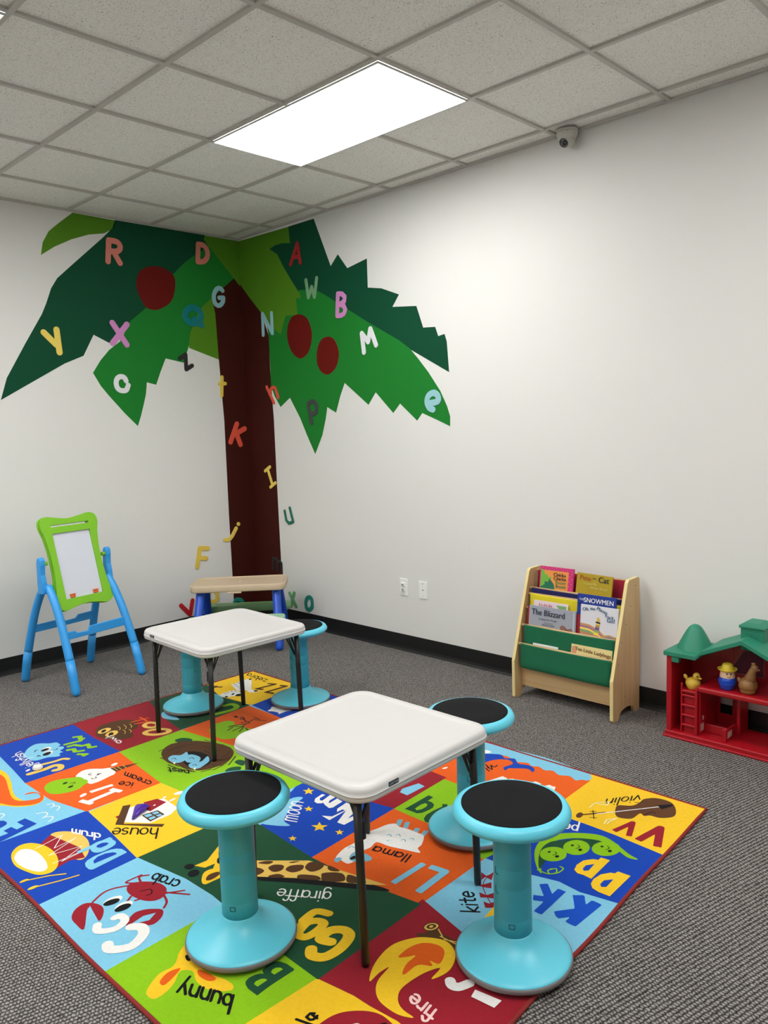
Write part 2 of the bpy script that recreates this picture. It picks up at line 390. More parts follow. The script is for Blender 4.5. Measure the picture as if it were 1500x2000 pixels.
MURAL = [
('frond','small light green frond tip','L',1,'mlight','p',[-1326,3000,-1024,2996,-1031,2958,-1061,2927,-1113,2897,-1224,2873,-1346,2825,-1465,2762,-1560,2696,-1542,2779,-1497,2855,-1431,2914]),
('frond','large dark green frond','L',1,'mdark','p',[-1024,2999,-301,3001,-260,2929,-402,2835,-494,2768,-586,2684,-771,2429,-968,2295,-1004,2245,-1131,2156,-1241,2206,-1323,2061,-1457,2005,-1887,1763,-1839,1902,-1704,2127,-1584,2319,-1551,2388,-1510,2490,-1464,2560,-1347,2667,-1128,2864,-1047,2944]),
('frond','light green frond','L',0,'mlight','p',[-549,2397,-217,2654,-203,2397,-225,2070,-493,2150]),
('trunk','','L',1,'mbrown','p',[0,2720,-47,2720,-150,2640,-266,2540,-246,2420,-236,2070,-217,1600,-222,860,-220,367,-220,113,0,113]),
('frond','light green frond','L',2,'mlight','p',[-304,2998,-1,2999,-2,2833,0,2651,-56,2709,-262,2903,-311,2966]),
('frond','mid green frond','L',3,'mmid','p',[-268,2921,-401,2841,-493,2774,-585,2690,-707,2556,-833,2418,-911,2356,-966,2313,-1004,2245,-1048,2172,-1135,2109,-1203,2036,-1265,1948,-1216,1861,-1159,1791,-1053,1672,-957,1577,-929,1646,-904,1719,-877,1805,-864,1890,-790,1873,-749,1966,-700,2066,-552,2040,-500,2156,-483,2251,-452,2316,-401,2408,-359,2468,-255,2548,-156,2628,-56,2707]),
('coconut','dark red coconut','L',4,'mred','c',[-587,2665,-588,2567,-629,2477,-716,2421,-772,2409,-832,2424,-880,2503,-896,2585,-868,2665,-805,2707,-736,2721,-668,2715]),
('trunk','','R',1,'mbrown','p',[0,2720,90,2600,255,2421,338,2231,334,2000,338,1830,350,1594,350,1086,355,482,350,113,0,113]),
('frond','light green frond','R',2,'mlight','p',[0,3006,0,2995,640,2986,650,2863,542,2882,419,2870,486,2816,550,2719,651,2593,732,2503,739,2465,681,2469,692,2349,553,2360,482,2229,345,2320,255,2418,112,2555,0,2670,0,2730]),
('frond','dark green frond','R',3,'mdark','p',[630,2987,912,2987,1071,2636,1148,2703,1237,2596,1429,2628,1428,2440,1555,2417,1710,2357,1649,2286,1857,2266,1909,2126,2008,2120,2031,2061,2082,2069,2098,2023,2111,1836,1788,2005,1700,2051,1245,2289,919,2471,713,2511,623,2622,550,2719,486,2816,398,2868,461,2884,543,2885,641,2868]),
('frond','mid green frond','R',4,'mmid','p',[714,2523,809,2512,920,2489,991,2455,1247,2312,1425,2212,1701,2067,1788,2010,1859,1939,1942,1848,2036,1726,2088,1629,2111,1565,2109,1505,2002,1549,1882,1594,1837,1547,1691,1662,1627,1603,1470,1747,1397,1666,1168,1828,1118,1740,1067,1625,975,1668,955,1589,910,1468,822,1331,739,1470,669,1598,559,1754,441,1689,374,1776,338,1856,338,2231,313,2337,473,2237,482,2227,519,2301,553,2360,692,2349,681,2469,739,2465]),
('coconut','larger dark red coconut','R',5,'mred','c',[715,2350,796,2313,838,2229,838,2157,799,2075,723,2034,651,2051,586,2119,560,2209,579,2294,632,2344]),
('coconut','smaller dark red coconut','R',5,'mred','c',[1009,2161,1079,2133,1118,2059,1116,2000,1076,1932,996,1896,921,1926,884,1995,893,2079,935,2141])]
LETTERS = [
('salmon pink foam letter R on the dark green frond','L','salmon',19.5,[[-1100,2711,-1084,2855,-1041,2855,-1041,2855,-1023,2851,-1009,2841,-1002,2826,-1004,2810,-1014,2796,-1030,2786,-1049,2783,-1092,2783],[-1056,2783,-1011,2710]]),
('salmon pink foam letter D near the ceiling left of the corner','L','salmon',19.5,[[-378,2796,-366,2925,-341,2926,-341,2926,-323,2923,-307,2914,-295,2900,-288,2882,-287,2862,-292,2842,-302,2824,-317,2810,-334,2800,-353,2797,-378,2796]]),
('pale blue foam letter G where the left fronds meet the trunk','L','foamsky',17.2,[[-170,2602,-184,2616,-203,2619,-222,2610,-238,2592,-250,2567,-254,2539,-250,2513,-239,2494,-222,2485,-203,2487,-185,2500,-170,2522,-166,2549,-203,2545]]),
('see-through teal letter Q on the left mid green frond','L','jelly',24.1,[[-378,2394,-381,2416,-394,2435,-415,2447,-441,2451,-468,2446,-491,2433,-508,2414,-516,2392,-512,2370,-499,2351,-478,2339,-452,2335,-425,2340,-402,2353,-385,2372,-378,2394],[-437,2364,-377,2327]]),
('yellow foam letter Y on the left end of the dark green frond','L','foamyel',20.4,[[-1583,2201,-1507,2126],[-1497,2224,-1488,2077]]),
('pink foam letter X below the red coconut on the left wall','L','foampink',20.4,[[-1100,2295,-1002,2150],[-991,2291,-1107,2157]]),
('white foam letter C on the left mid green frond','L','foamwhite',18.0,[[-1026,1897,-1029,1904,-1034,1914,-1041,1921,-1050,1925,-1062,1926,-1073,1925,-1082,1920,-1091,1913,-1097,1904,-1101,1893,-1103,1881,-1102,1869,-1100,1858,-1096,1848,-1089,1839,-1081,1833,-1071,1829,-1061,1828,-1049,1827,-1038,1829,-1028,1834,-1021,1844,-1016,1857,-1012,1866]]),
('black foam letter Z hanging below the left mid green frond','L','foamblack',15.6,[[-583,2070,-532,2100,-533,1991,-481,2020]]),
('yellow foam letter T on the left edge of the trunk','L','foamyel2',14.4,[[-218,1939,-230,1797],[-246,1886,-192,1890]]),
('red foam letter K on the upper trunk','L','foamred',20.4,[[-102,1573,-171,1433],[-30,1534,-126,1492],[-114,1505,-78,1409]]),
('yellow foam letter J with its dot on the left edge of the lower trunk','L','foamyel',15.6,[[-163,743,-203,687,-234,660,-276,663],[-140,776,-138,775]]),
('yellow foam letter F on the white wall left of the trunk','L','foamyel2',18.0,[[-437,617,-508,629,-541,486],[-522,554,-457,542]]),
('red foam letter V beside the left blue leg of the picnic table','L','foamcrim',16.8,[[-701,214,-629,131],[-600,235,-627,130]]),
('yellow foam letter D behind the picnic table','L','foamyel2',16.8,[[-446,296,-459,201,-403,188,-377,207,-374,245,-397,282,-446,296]]),
('teal foam letter behind the picnic table at the trunk foot','L','foamteal',16.8,[[-220,134,-217,144,-211,155,-205,162,-197,166,-187,167,-178,165,-167,162,-157,156,-148,149,-142,139,-138,129,-137,118,-141,107,-148,96,-156,88,-164,84,-174,83,-183,84,-193,89,-204,96,-212,104,-217,114,-220,124,-220,134]]),
('dark red foam letter A on the dark green frond','R','foamcrim2',14.9,[[640,2717,726,2851,750,2711],[671,2761,740,2757]]),
('sage green foam letter W above the fronds of the right wall','R','foamsage',14.4,[[804,2580,824,2456,863,2524,890,2451,922,2577]]),
('pink foam letter B on the right fronds','R','foampink',16.8,[[1121,2292,1136,2439,1176,2433,1204,2411,1199,2381,1155,2367],[1137,2367,1189,2354,1206,2323,1191,2296,1159,2288,1121,2292]]),
('pale blue foam letter N right of the trunk','R','foamsky',15.6,[[273,2248,275,2405,386,2249,387,2398]]),
('white foam letter M on the right mid green frond','R','foamwhite',18.0,[[1374,2019,1359,2145,1418,2085,1442,2167,1491,2057]]),
('red foam letter H tilted on the right edge of the trunk','R','foamred',13.2,[[284,1849,364,1725],[316,1795,322,1806,330,1821,340,1833,353,1839,367,1842,379,1841,388,1833,396,1821,402,1807,409,1791,415,1774,420,1761]]),
('dark grey foam letter P on the long green frond point','R','foamgrey',16.8,[[799,1559,770,1701],[777,1701,788,1706,802,1712,817,1715,830,1712,843,1705,854,1697,860,1688,863,1677,863,1666,860,1653,855,1640,845,1630,828,1625,807,1624,792,1624]]),
('pale blue foam letter E at the tip of the right frond','R','foamsky',20.4,[[1943,1651,1965,1653,1995,1656,2017,1661,2024,1671,2023,1684,2018,1695,2011,1704,1999,1712,1987,1716,1972,1714,1957,1709,1944,1701,1935,1690,1929,1676,1927,1662,1930,1648,1937,1635,1945,1624,1956,1618,1968,1614,1976,1612]]),
('yellow foam letter I on the right side of the trunk','R','foamyel',13.2,[[211,1196,275,1229],[244,1212,297,1087],[271,1070,335,1105]]),
('dark teal foam letter U on the white wall right of the trunk','R','foamteal2',12.0,[[434,889,449,818,478,796,515,806],[498,916,532,812]]),
('black foam letter M low on the right edge of the trunk','R','foamblack',10.8,[[258,503,246,413],[256,483,288,506,312,494,305,411],[314,477,339,485,362,471,360,362]]),
('light green foam letter X above the baseboard','R','foamsage2',15.6,[[449,241,521,147],[505,250,453,141]]),
('teal foam letter O above the baseboard,right of the green X','R','foamteal',15.6,[[716,196,715,184,712,172,706,162,697,154,686,146,676,142,666,142,657,145,649,151,644,161,641,173,640,185,641,198,645,211,651,222,659,231,670,237,681,241,691,241,701,238,709,232,714,222,716,208,716,196]])]
RUG = [
(1,'blue','p',[-1424,-190,-1164,-203,-889,-199,-894,-645,-1059,-628,-1429,-597]),
(2,'sky','c',[-1213,-528,-1275,-486,-1305,-441,-1295,-411,-1262,-384,-1248,-356,-1224,-353,-1196,-356,-1184,-373,-1170,-356,-1145,-362,-1130,-387,-1102,-384,-1100,-403,-1072,-411,-1070,-429,-1096,-461,-1100,-504,-1121,-527,-1165,-529,-1186,-537]),
(3,'white','c',[-1194,-403,-1209,-399,-1220,-405,-1224,-418,-1218,-433,-1206,-445,-1191,-448,-1180,-443,-1176,-430,-1182,-415]),
(3,'white','c',[-1141,-417,-1156,-413,-1167,-419,-1170,-432,-1165,-447,-1153,-458,-1139,-462,-1128,-456,-1124,-443,-1129,-428]),
(4,'black','c',[-1193,-413,-1203,-412,-1210,-418,-1212,-429,-1208,-442,-1200,-450,-1191,-452,-1184,-446,-1182,-434,-1185,-422]),
(4,'black','c',[-1138,-427,-1149,-424,-1158,-430,-1160,-441,-1156,-454,-1146,-464,-1134,-467,-1126,-461,-1123,-450,-1128,-437]),
(4,'black','s',2.48,[[-1212,-476,-1225,-466,-1226,-456],[-1144,-491,-1156,-481,-1135,-479],[-1162,-403,-1156,-392,-1166,-385]]),
(5,'white','s',2.75,[[-1058,-567,-1070,-523,-1070,-523,-1070,-519,-1068,-516,-1065,-516,-1061,-517],[-1055,-579,-1055,-580],[-1073,-551,-1100,-548,-1100,-549,-1097,-555,-1093,-560,-1087,-563,-1082,-565,-1077,-564,-1074,-560,-1073,-555,-1074,-549,-1076,-543,-1081,-538,-1086,-535,-1091,-533,-1096,-534,-1099,-537],[-1102,-584,-1116,-531],[-1116,-583,-1130,-530],[-1133,-560,-1155,-531],[-1160,-558,-1154,-506],[-1190,-569,-1187,-573,-1183,-576,-1179,-577,-1175,-575,-1173,-572,-1174,-567,-1185,-525],[-1168,-556,-1190,-554],[-1197,-555,-1205,-523],[-1193,-567,-1193,-568],[-1229,-549,-1224,-552,-1218,-553,-1214,-551,-1212,-548,-1213,-544,-1216,-540,-1221,-538,-1226,-537,-1231,-535,-1235,-532,-1237,-528,-1237,-524,-1234,-522,-1229,-521,-1224,-522,-1219,-525],[-1233,-573,-1247,-520],[-1243,-537,-1242,-542,-1243,-547,-1247,-549,-1251,-550,-1256,-548,-1261,-545,-1265,-540,-1267,-535,-1272,-517]]),
(6,'tan','t',14.25,[[-975,-595,-971,-532,-976,-479,-950,-462,-919,-479,-924,-502]]),
(6,'tan','t',10.45,[[-1032,-507,-1022,-459,-1021,-421,-999,-405]]),
(7,'white','c',[-1020,-573,-1025,-571,-1029,-573,-1030,-580,-1027,-587,-1022,-593,-1016,-595,-1013,-592,-1012,-586,-1015,-578]),
(8,'lime','b',10.45,[[-1244,-274,-1225,-241,-1197,-257,-1182,-239],[-1184,-346,-1177,-308,-1168,-267,-1191,-253],[-1145,-346,-1141,-311,-1099,-292,-1096,-262,-1049,-277,-1036,-245],[-1106,-367,-1094,-335,-1056,-346,-1035,-308],[-1020,-352,-984,-322,-976,-346]]),
(1,'crimson','p',[-1420,255,-1142,175,-899,139,-889,-205,-1164,-213,-1425,-194]),
(2,'brown','c',[-1217,-165,-1282,-115,-1290,-45,-1268,21,-1194,50,-1111,11,-1092,-33,-1021,-61,-1017,-100,-1048,-140,-1106,-174,-1166,-181]),
(3,'tan','c',[-1194,-93,-1212,-87,-1227,-94,-1232,-113,-1226,-137,-1212,-155,-1193,-162,-1179,-154,-1173,-135,-1179,-112]),
(3,'tan','c',[-1125,-89,-1146,-81,-1163,-87,-1169,-105,-1163,-128,-1146,-147,-1125,-155,-1108,-149,-1101,-131,-1108,-108]),
(4,'black','c',[-1200,-116,-1210,-112,-1216,-115,-1217,-123,-1212,-134,-1203,-142,-1194,-146,-1187,-143,-1186,-135,-1191,-125]),
(4,'black','c',[-1128,-112,-1141,-107,-1150,-109,-1152,-116,-1147,-126,-1136,-136,-1124,-141,-1115,-140,-1112,-133,-1117,-122]),
(4,'tan','t',1.55,[[-1204,-50,-1171,-53,-1152,-68],[-1202,-18,-1162,-25,-1138,-42],[-1138,-56,-1106,-59,-1081,-76],[-1188,8,-1152,1,-1133,-13],[-1120,-32,-1093,-34,-1074,-47]]),
(5,'orange','s',4.96,[[-1204,27,-1189,117],[-1232,91,-1180,93],[-1167,26,-1136,98],[-1195,91,-1149,87]]),
(6,'white','s',3.3,[[-1029,-145,-1026,-149,-1021,-153,-1013,-155,-1005,-157,-997,-156,-991,-154,-988,-151,-988,-147,-991,-143,-996,-139,-1004,-137,-1012,-136,-1020,-136,-1026,-138,-1029,-141,-1029,-145],[-1035,-155,-1056,-134,-1063,-152,-1084,-132,-1090,-153],[-1101,-167,-1114,-131]]),
(7,'tan','b',13.6,[[-1008,59,-1019,39,-1022,20,-1017,4,-1006,-5,-990,-6,-971,0,-952,13,-936,31,-925,51,-922,70,-926,86,-938,95,-954,96,-973,90,-992,77,-1008,59]]),
(7,'tan','b',11.9,[[-1116,88,-1122,76,-1121,64,-1114,53,-1103,46,-1088,42,-1073,43,-1058,49,-1048,58,-1043,70,-1043,82,-1050,93,-1062,100,-1076,104,-1092,103,-1106,97,-1116,88]]),
(1,'dkgreen','p',[-1416,633,-1177,561,-995,586,-919,583,-906,331,-903,221,-901,133,-1144,166,-1420,244]),
(2,'lime','t',16.15,[[-953,382,-938,459,-941,505,-971,530,-1013,527,-1025,486]]),
(3,'sky','c',[-1180,189,-1205,218,-1114,227,-1036,211,-1072,182,-1127,168]),
(1,'yellow','p',[-859,979,-926,741,-912,592,-995,577,-1176,551,-1416,606,-1412,967]),
(2,'white','c',[-1303,729,-1298,748,-1314,808,-1308,836,-1303,855,-1258,845,-1133,753,-1083,765,-1070,742,-1099,711,-1137,721,-1162,708,-1181,687,-1269,714]),
(2,'white','c',[-1194,568,-1207,611,-1207,645,-1191,685,-1130,673,-1098,658,-1095,634,-1117,616,-1129,574,-1164,565]),
(3,'black','s',2.17,[[-1292,739,-1264,746],[-1265,724,-1229,739],[-1303,773,-1256,767],[-1310,797,-1262,784],[-1193,704,-1198,743],[-1198,605,-1178,608],[-1205,626,-1184,629],[-1198,652,-1181,652],[-1190,672,-1168,669],[-1227,719,-1194,731]]),
(4,'black','c',[-1145,640,-1152,645,-1157,644,-1159,639,-1156,630,-1150,623,-1144,618,-1139,619,-1137,624,-1140,633]),
(4,'black','c',[-1120,627,-1125,656,-1102,661,-1089,639,-1096,627]),
(4,'black','c',[-1150,576,-1148,591,-1131,586,-1129,570]),
(4,'black','c',[-1103,749,-1086,763,-1075,751,-1084,737]),
(4,'black','c',[-1293,848,-1304,864,-1291,871,-1279,851]),
(5,'brown','c',[-1356,630,-1353,654,-1324,656,-1310,674,-1301,653,-1323,642,-1331,622]),
(6,'black','s',2.75,[[-1175,887,-1206,888,-1200,921,-1232,923],[-1231,905,-1265,906,-1265,905,-1259,899,-1251,894,-1243,890,-1236,889,-1230,890,-1228,894,-1229,900,-1232,906,-1238,913,-1246,919,-1254,922,-1261,924,-1267,923,-1270,919],[-1249,866,-1290,925],[-1312,909,-1305,901,-1296,895,-1287,891,-1280,891,-1275,894,-1275,900,-1279,907,-1286,915,-1295,921,-1304,925,-1311,925,-1315,922,-1316,916,-1312,909],[-1312,892,-1337,927],[-1320,902,-1318,897,-1320,894,-1324,892,-1330,893,-1337,895],[-1387,912,-1380,904,-1371,898,-1362,894,-1354,894,-1350,897,-1350,903,-1353,910,-1360,918,-1369,924,-1378,928,-1386,928,-1390,925,-1390,919,-1387,912],[-1375,894,-1400,929]]),
(8,'brown','b',9.5,[[-1139,875,-1092,898,-1114,775,-1073,793],[-1053,900,-1013,919,-1023,773,-969,789]]),
(1,'blue','p',[-920,593,-936,742,-977,977,-73,996,3,672,-256,570,-583,569]),
(2,'white','c',[-768,592,-782,623,-804,653,-754,669,-713,679,-672,688,-684,655,-685,631,-685,601,-705,614,-744,606]),
(3,'sky','b',11.4,[[-677,700,-654,767],[-596,675,-583,765],[-499,623,-480,732]]),
(1,'orange','p',[-920,577,-581,578,-256,576,-202,271,-498,199,-897,142,-916,332]),
(2,'lime','c',[-811,258,-830,285,-831,323,-824,357,-804,378,-771,378,-740,360,-715,380,-657,374,-616,386,-584,381,-571,330,-582,301,-594,250,-633,208,-716,210,-773,225]),
(3,'brown','s',3.72,[[-728,468,-697,383,-688,369,-730,346,-736,319],[-688,369,-680,303],[-710,384,-730,368,-747,327],[-721,332,-706,291],[-683,373,-668,354,-646,320],[-662,370,-625,358],[-728,468,-689,479,-663,499],[-703,489,-733,488,-748,487],[-701,425,-715,380]]),
(5,'black','t',3.1,[[-727,436,-736,396],[-734,425,-769,435,-765,444],[-786,443,-792,428,-772,433,-791,451,-814,444],[-825,435,-831,424,-811,429],[-841,439,-840,422,-831,436]]),
(6,'white','b',13.3,[[-605,547,-590,515,-577,461,-594,415],[-620,447,-550,441]]),
(1,'lime','p',[-898,147,-503,207,-196,211,49,157,57,25,3,-209,-251,-227,-435,-248,-898,-204]),
(2,'leafgreen','t',1.86,[[-812,56,-742,100,-670,132]]),
(3,'dkgreen','c',[-805,47,-800,88,-748,109,-720,77,-760,44]),
(3,'dkgreen','c',[-355,87,-364,117,-323,126,-297,89]),
(3,'dkgreen','c',[-312,6,-324,42,-296,78,-264,47,-278,1]),
(4,'brown','c',[-708,-84,-753,-44,-774,5,-756,61,-706,116,-628,153,-540,173,-464,158,-407,105,-381,54,-380,7,-387,-34,-412,-71,-480,-100,-537,-100,-584,-116,-646,-107]),
(4,'brown','s',3.1,[[-745,-76,-749,-1],[-667,-112,-612,-91],[-774,5,-759,72],[-689,144,-584,163],[-577,168,-510,171],[-353,53,-408,129],[-362,-24,-372,38],[-466,-100,-412,-89],[-388,-69,-375,-24]]),
(5,'black','t',1.55,[[-706,-44,-723,21,-689,76],[-649,-60,-670,-1],[-631,97,-514,116],[-500,77,-452,92,-476,148],[-581,74,-512,67],[-475,-49,-415,-34]]),
(6,'black','c',[-617,-33,-626,18,-571,49,-505,48,-441,15,-429,-34,-463,-74,-529,-70]),
(7,'sky','c',[-630,-94,-649,-60,-621,-31,-630,7,-566,-28,-549,-75,-572,-101]),
(7,'sky','c',[-576,-36,-594,-2,-561,14,-519,11,-487,-23,-507,-47,-536,-56]),
(7,'sky','c',[-497,-67,-505,-30,-483,-8,-511,43,-462,22,-439,-18,-428,-61,-455,-79]),
(8,'black','t',1.74,[[-612,-86,-617,-70,-595,-72],[-553,-29,-556,-12,-533,-15],[-475,-60,-479,-45,-460,-48]]),
(8,'ivory','p',[-574,-103,-573,-88,-546,-108]),
(8,'ivory','p',[-449,-74,-445,-59,-423,-80]),
(9,'brown','t',3.1,[[-570,-129,-479,-118,-412,-89],[-661,-107,-593,-111,-514,-105]]),
(10,'black','t',1.36,[[-473,50,-417,60,-417,97],[-414,2,-376,22,-375,59],[-714,-12,-690,48]]),
(11,'black','s',3.03,[[-416,-115,-447,-100],[-429,-109,-425,-111,-423,-114,-423,-117,-426,-119,-431,-120,-437,-121,-443,-120,-449,-118,-468,-109],[-461,-121,-482,-130,-482,-131,-475,-133,-468,-134,-461,-134,-456,-132,-454,-130,-454,-127,-457,-123,-462,-120,-469,-118,-476,-116,-483,-116,-488,-118,-491,-120,-491,-123],[-494,-147,-488,-146,-483,-144,-481,-142,-482,-139,-485,-137,-491,-136,-497,-137,-501,-139,-507,-140,-512,-139,-517,-138,-519,-136,-519,-133,-516,-131,-512,-129,-506,-128],[-491,-163,-532,-143,-540,-142,-545,-145],[-498,-151,-516,-159]]),
(1,'orange','p',[-896,-199,-901,-645,-650,-638,-427,-583,-429,-240,-634,-225]),
(2,'white','c',[-784,-466,-816,-429,-817,-397,-794,-369,-769,-348,-750,-318,-717,-309,-674,-337,-666,-367,-657,-403,-654,-436,-666,-459,-742,-457]),
(3,'lime','c',[-784,-606,-813,-579,-817,-547,-802,-508,-781,-477,-776,-464,-752,-453,-728,-454,-709,-448,-682,-460,-670,-484,-652,-511,-652,-544,-667,-582,-696,-611,-737,-617]),
(4,'black','t',1.98,[[-757,-420,-763,-412,-763,-403],[-757,-420,-742,-413],[-712,-427,-700,-427,-698,-412,-711,-409],[-737,-515,-731,-497,-722,-498,-718,-512]]),
(4,'black','p',[-719,-402,-734,-388,-724,-370]),
(5,'black','c',[-751,-518,-756,-516,-760,-518,-762,-524,-761,-531,-757,-537,-752,-539,-747,-537,-746,-531,-747,-524]),
(5,'black','c',[-697,-517,-702,-515,-707,-518,-709,-524,-708,-531,-704,-537,-699,-539,-694,-536,-692,-530,-693,-523]),
(6,'brown','p',[-745,-323,-696,-205,-689,-323]),
(7,'tan','s',1.24,[[-745,-311,-697,-310],[-738,-293,-688,-294],[-731,-268,-690,-272]]),
(7,'white','c',[-767,-275,-775,-273,-781,-278,-782,-287,-778,-298,-770,-306,-762,-308,-757,-303,-756,-293,-760,-282]),
(8,'black','s',3.03,[[-498,-348,-524,-327],[-488,-357,-488,-357],[-530,-360,-524,-360,-519,-359,-516,-356,-516,-352,-517,-347,-521,-343,-527,-339,-533,-337,-539,-336,-544,-337,-548,-340,-549,-344],[-548,-357,-570,-368,-569,-368,-563,-372,-557,-373,-551,-374,-546,-372,-543,-369,-543,-365,-545,-360,-549,-356,-554,-352,-561,-350,-567,-350,-572,-351,-575,-354,-576,-358]]),
(8,'black','s',3.03,[[-476,-290,-469,-291,-463,-291,-458,-289,-456,-286,-457,-282,-460,-278,-465,-274,-472,-272,-479,-270,-486,-270,-491,-271,-494,-274],[-484,-294,-508,-273],[-491,-288,-490,-291,-491,-294,-495,-296,-500,-296,-506,-295],[-521,-288,-550,-292,-550,-292,-544,-296,-537,-299,-530,-300,-524,-300,-520,-298,-518,-295,-519,-291,-522,-287,-528,-283,-535,-280,-542,-279,-548,-279,-553,-280,-555,-283],[-589,-297,-582,-301,-574,-304,-566,-306,-560,-305,-556,-302,-556,-298,-560,-293,-567,-288,-575,-285,-582,-284,-589,-285,-592,-288,-592,-292,-589,-297],[-578,-308,-601,-286],[-589,-309,-612,-288],[-597,-302,-595,-306,-595,-309,-599,-311,-605,-311,-612,-308,-617,-305,-632,-291],[-617,-305,-614,-309,-615,-312,-619,-314,-625,-313,-631,-311,-637,-308,-652,-294]]),
(9,'white','b',12.35,[[-502,-543,-512,-413],[-539,-558,-474,-538],[-540,-422,-484,-404]]),
(9,'white','b',11.4,[[-582,-494,-573,-398]]),
(9,'white','c',[-576,-513,-584,-510,-590,-514,-591,-523,-588,-533,-580,-541,-572,-544,-566,-540,-565,-532,-569,-521]),
(2,'yellow','c',[-1184,-692,-1143,-669,-1063,-661,-955,-682,-862,-710,-780,-723,-687,-703,-708,-641,-663,-664,-652,-703,-681,-747,-733,-782,-838,-813]),
(3,'orange','c',[-1145,-706,-1094,-687,-1013,-686,-893,-716,-797,-738,-742,-731,-710,-694,-703,-658,-755,-651,-782,-694,-781,-659,-730,-640,-684,-651,-656,-687,-686,-738,-746,-778,-872,-801]),
(4,'blue','p',[-564,-775,-483,-760,-448,-912,-443,-947,-443,-983,-443,-983,-493,-966,-494,-924,-492,-897,-492,-866,-527,-871,-535,-839,-497,-832,-505,-802,-557,-809]),
(4,'blue','p',[-660,-885,-610,-839,-587,-836,-570,-844,-562,-862,-556,-888,-557,-921]),
(4,'white','t',2.48,[[-615,-666,-607,-650,-591,-646,-577,-656,-575,-666],[-580,-654,-564,-641,-545,-643,-533,-660],[-566,-727,-559,-707,-541,-696,-522,-705,-510,-726],[-513,-724,-504,-703,-487,-695,-469,-708,-464,-724],[-685,-827,-672,-819,-655,-822,-641,-838]]),
(1,'yellow','p',[-438,-240,-149,-201,54,-214,56,-362,52,-622,-214,-595,-419,-579]),
(2,'white','p',[-231,-528,-322,-451,-314,-386,-288,-315,-171,-321,-141,-370,-141,-460]),
(3,'brown','p',[-235,-558,-358,-462,-344,-435,-216,-532,-91,-426,-77,-445]),
(3,'crimson','p',[-248,-415,-320,-391,-306,-336,-249,-326,-228,-411]),
(4,'white','c',[-261,-368,-264,-367,-266,-368,-267,-370,-266,-374,-264,-378,-261,-379,-259,-378,-258,-375,-259,-371]),
(5,'brown','p',[-225,-451,-213,-386,-160,-386,-151,-454]),
(6,'sky','p',[-216,-446,-211,-421,-190,-421,-192,-446]),
(6,'sky','p',[-210,-414,-206,-392,-186,-394,-190,-414]),
(6,'sky','p',[-181,-446,-180,-421,-163,-422,-162,-447]),
(6,'sky','p',[-180,-414,-177,-395,-161,-395,-163,-414]),
(6,'crimson','p',[-294,-528,-294,-510,-273,-528]),
(7,'white','c',[-245,-284,-250,-282,-253,-287,-254,-296,-252,-307,-248,-314,-244,-316,-241,-312,-240,-302,-242,-292]),
(7,'white','c',[-270,-229,-278,-226,-288,-231,-294,-243,-294,-256,-290,-266,-281,-269,-272,-263,-266,-252,-265,-239]),
(7,'white','c',[-290,-302,-294,-300,-297,-302,-299,-306,-298,-311,-295,-315,-291,-317,-288,-315,-286,-311,-287,-306]),
(8,'black','s',3.3,[[-16,-507,-81,-460],[-60,-475,-54,-481,-51,-487,-50,-492,-53,-496,-58,-499,-65,-499,-73,-497,-80,-493,-101,-477],[-113,-518,-105,-522,-96,-525,-88,-524,-82,-522,-80,-517,-80,-511,-84,-504,-90,-498,-99,-494,-107,-491,-115,-491,-121,-494,-124,-499,-123,-505,-119,-512,-113,-518],[-100,-537,-123,-520,-123,-520,-129,-517,-136,-515,-143,-516,-148,-518,-151,-521,-152,-526,-150,-531,-146,-536],[-121,-555,-159,-527],[-148,-573,-142,-572,-137,-569,-136,-564,-137,-559,-142,-555,-148,-553,-154,-554,-159,-558,-165,-560,-171,-560,-176,-557,-180,-553,-180,-548,-178,-543,-173,-540,-167,-539],[-172,-570,-193,-588,-193,-589,-185,-593,-176,-595,-169,-595,-164,-592,-162,-587,-163,-581,-167,-574,-173,-569,-181,-564,-190,-562,-197,-562,-203,-565,-205,-569,-205,-575]]),
(1,'blue','p',[-434,-576,-193,-595,53,-619,69,-983,-497,-983,-448,-916]),
(2,'tan','c',[-354,-762,-347,-722,-287,-684,-204,-683,-130,-714,-90,-752,-118,-777,-273,-800]),
(3,'crimson','p',[-301,-834,-354,-762,-177,-727,-94,-746,-116,-793,-102,-850,-179,-847]),
(4,'yellow','c',[-323,-918,-363,-877,-350,-837,-288,-809,-205,-806,-127,-829,-91,-866,-108,-906,-173,-929,-243,-938]),
(5,'white','c',[-292,-919,-329,-886,-307,-858,-252,-847,-175,-853,-125,-870,-127,-897,-181,-919,-241,-927]),
(6,'white','s',1.55,[[-293,-845,-317,-731,-244,-794,-255,-707,-208,-828,-179,-718,-132,-815,-144,-707,-142,-841]]),
(7,'yellow','s',3.1,[[-112,-963,-74,-884,-42,-840],[-47,-961,-15,-874,2,-813]]),
(7,'yellow','c',[-106,-942,-111,-942,-114,-946,-116,-955,-115,-963,-111,-970,-107,-970,-104,-966,-102,-957,-103,-949]),
(7,'yellow','c',[-40,-936,-45,-936,-50,-941,-52,-951,-51,-961,-47,-968,-43,-969,-38,-963,-36,-953,-37,-943]),
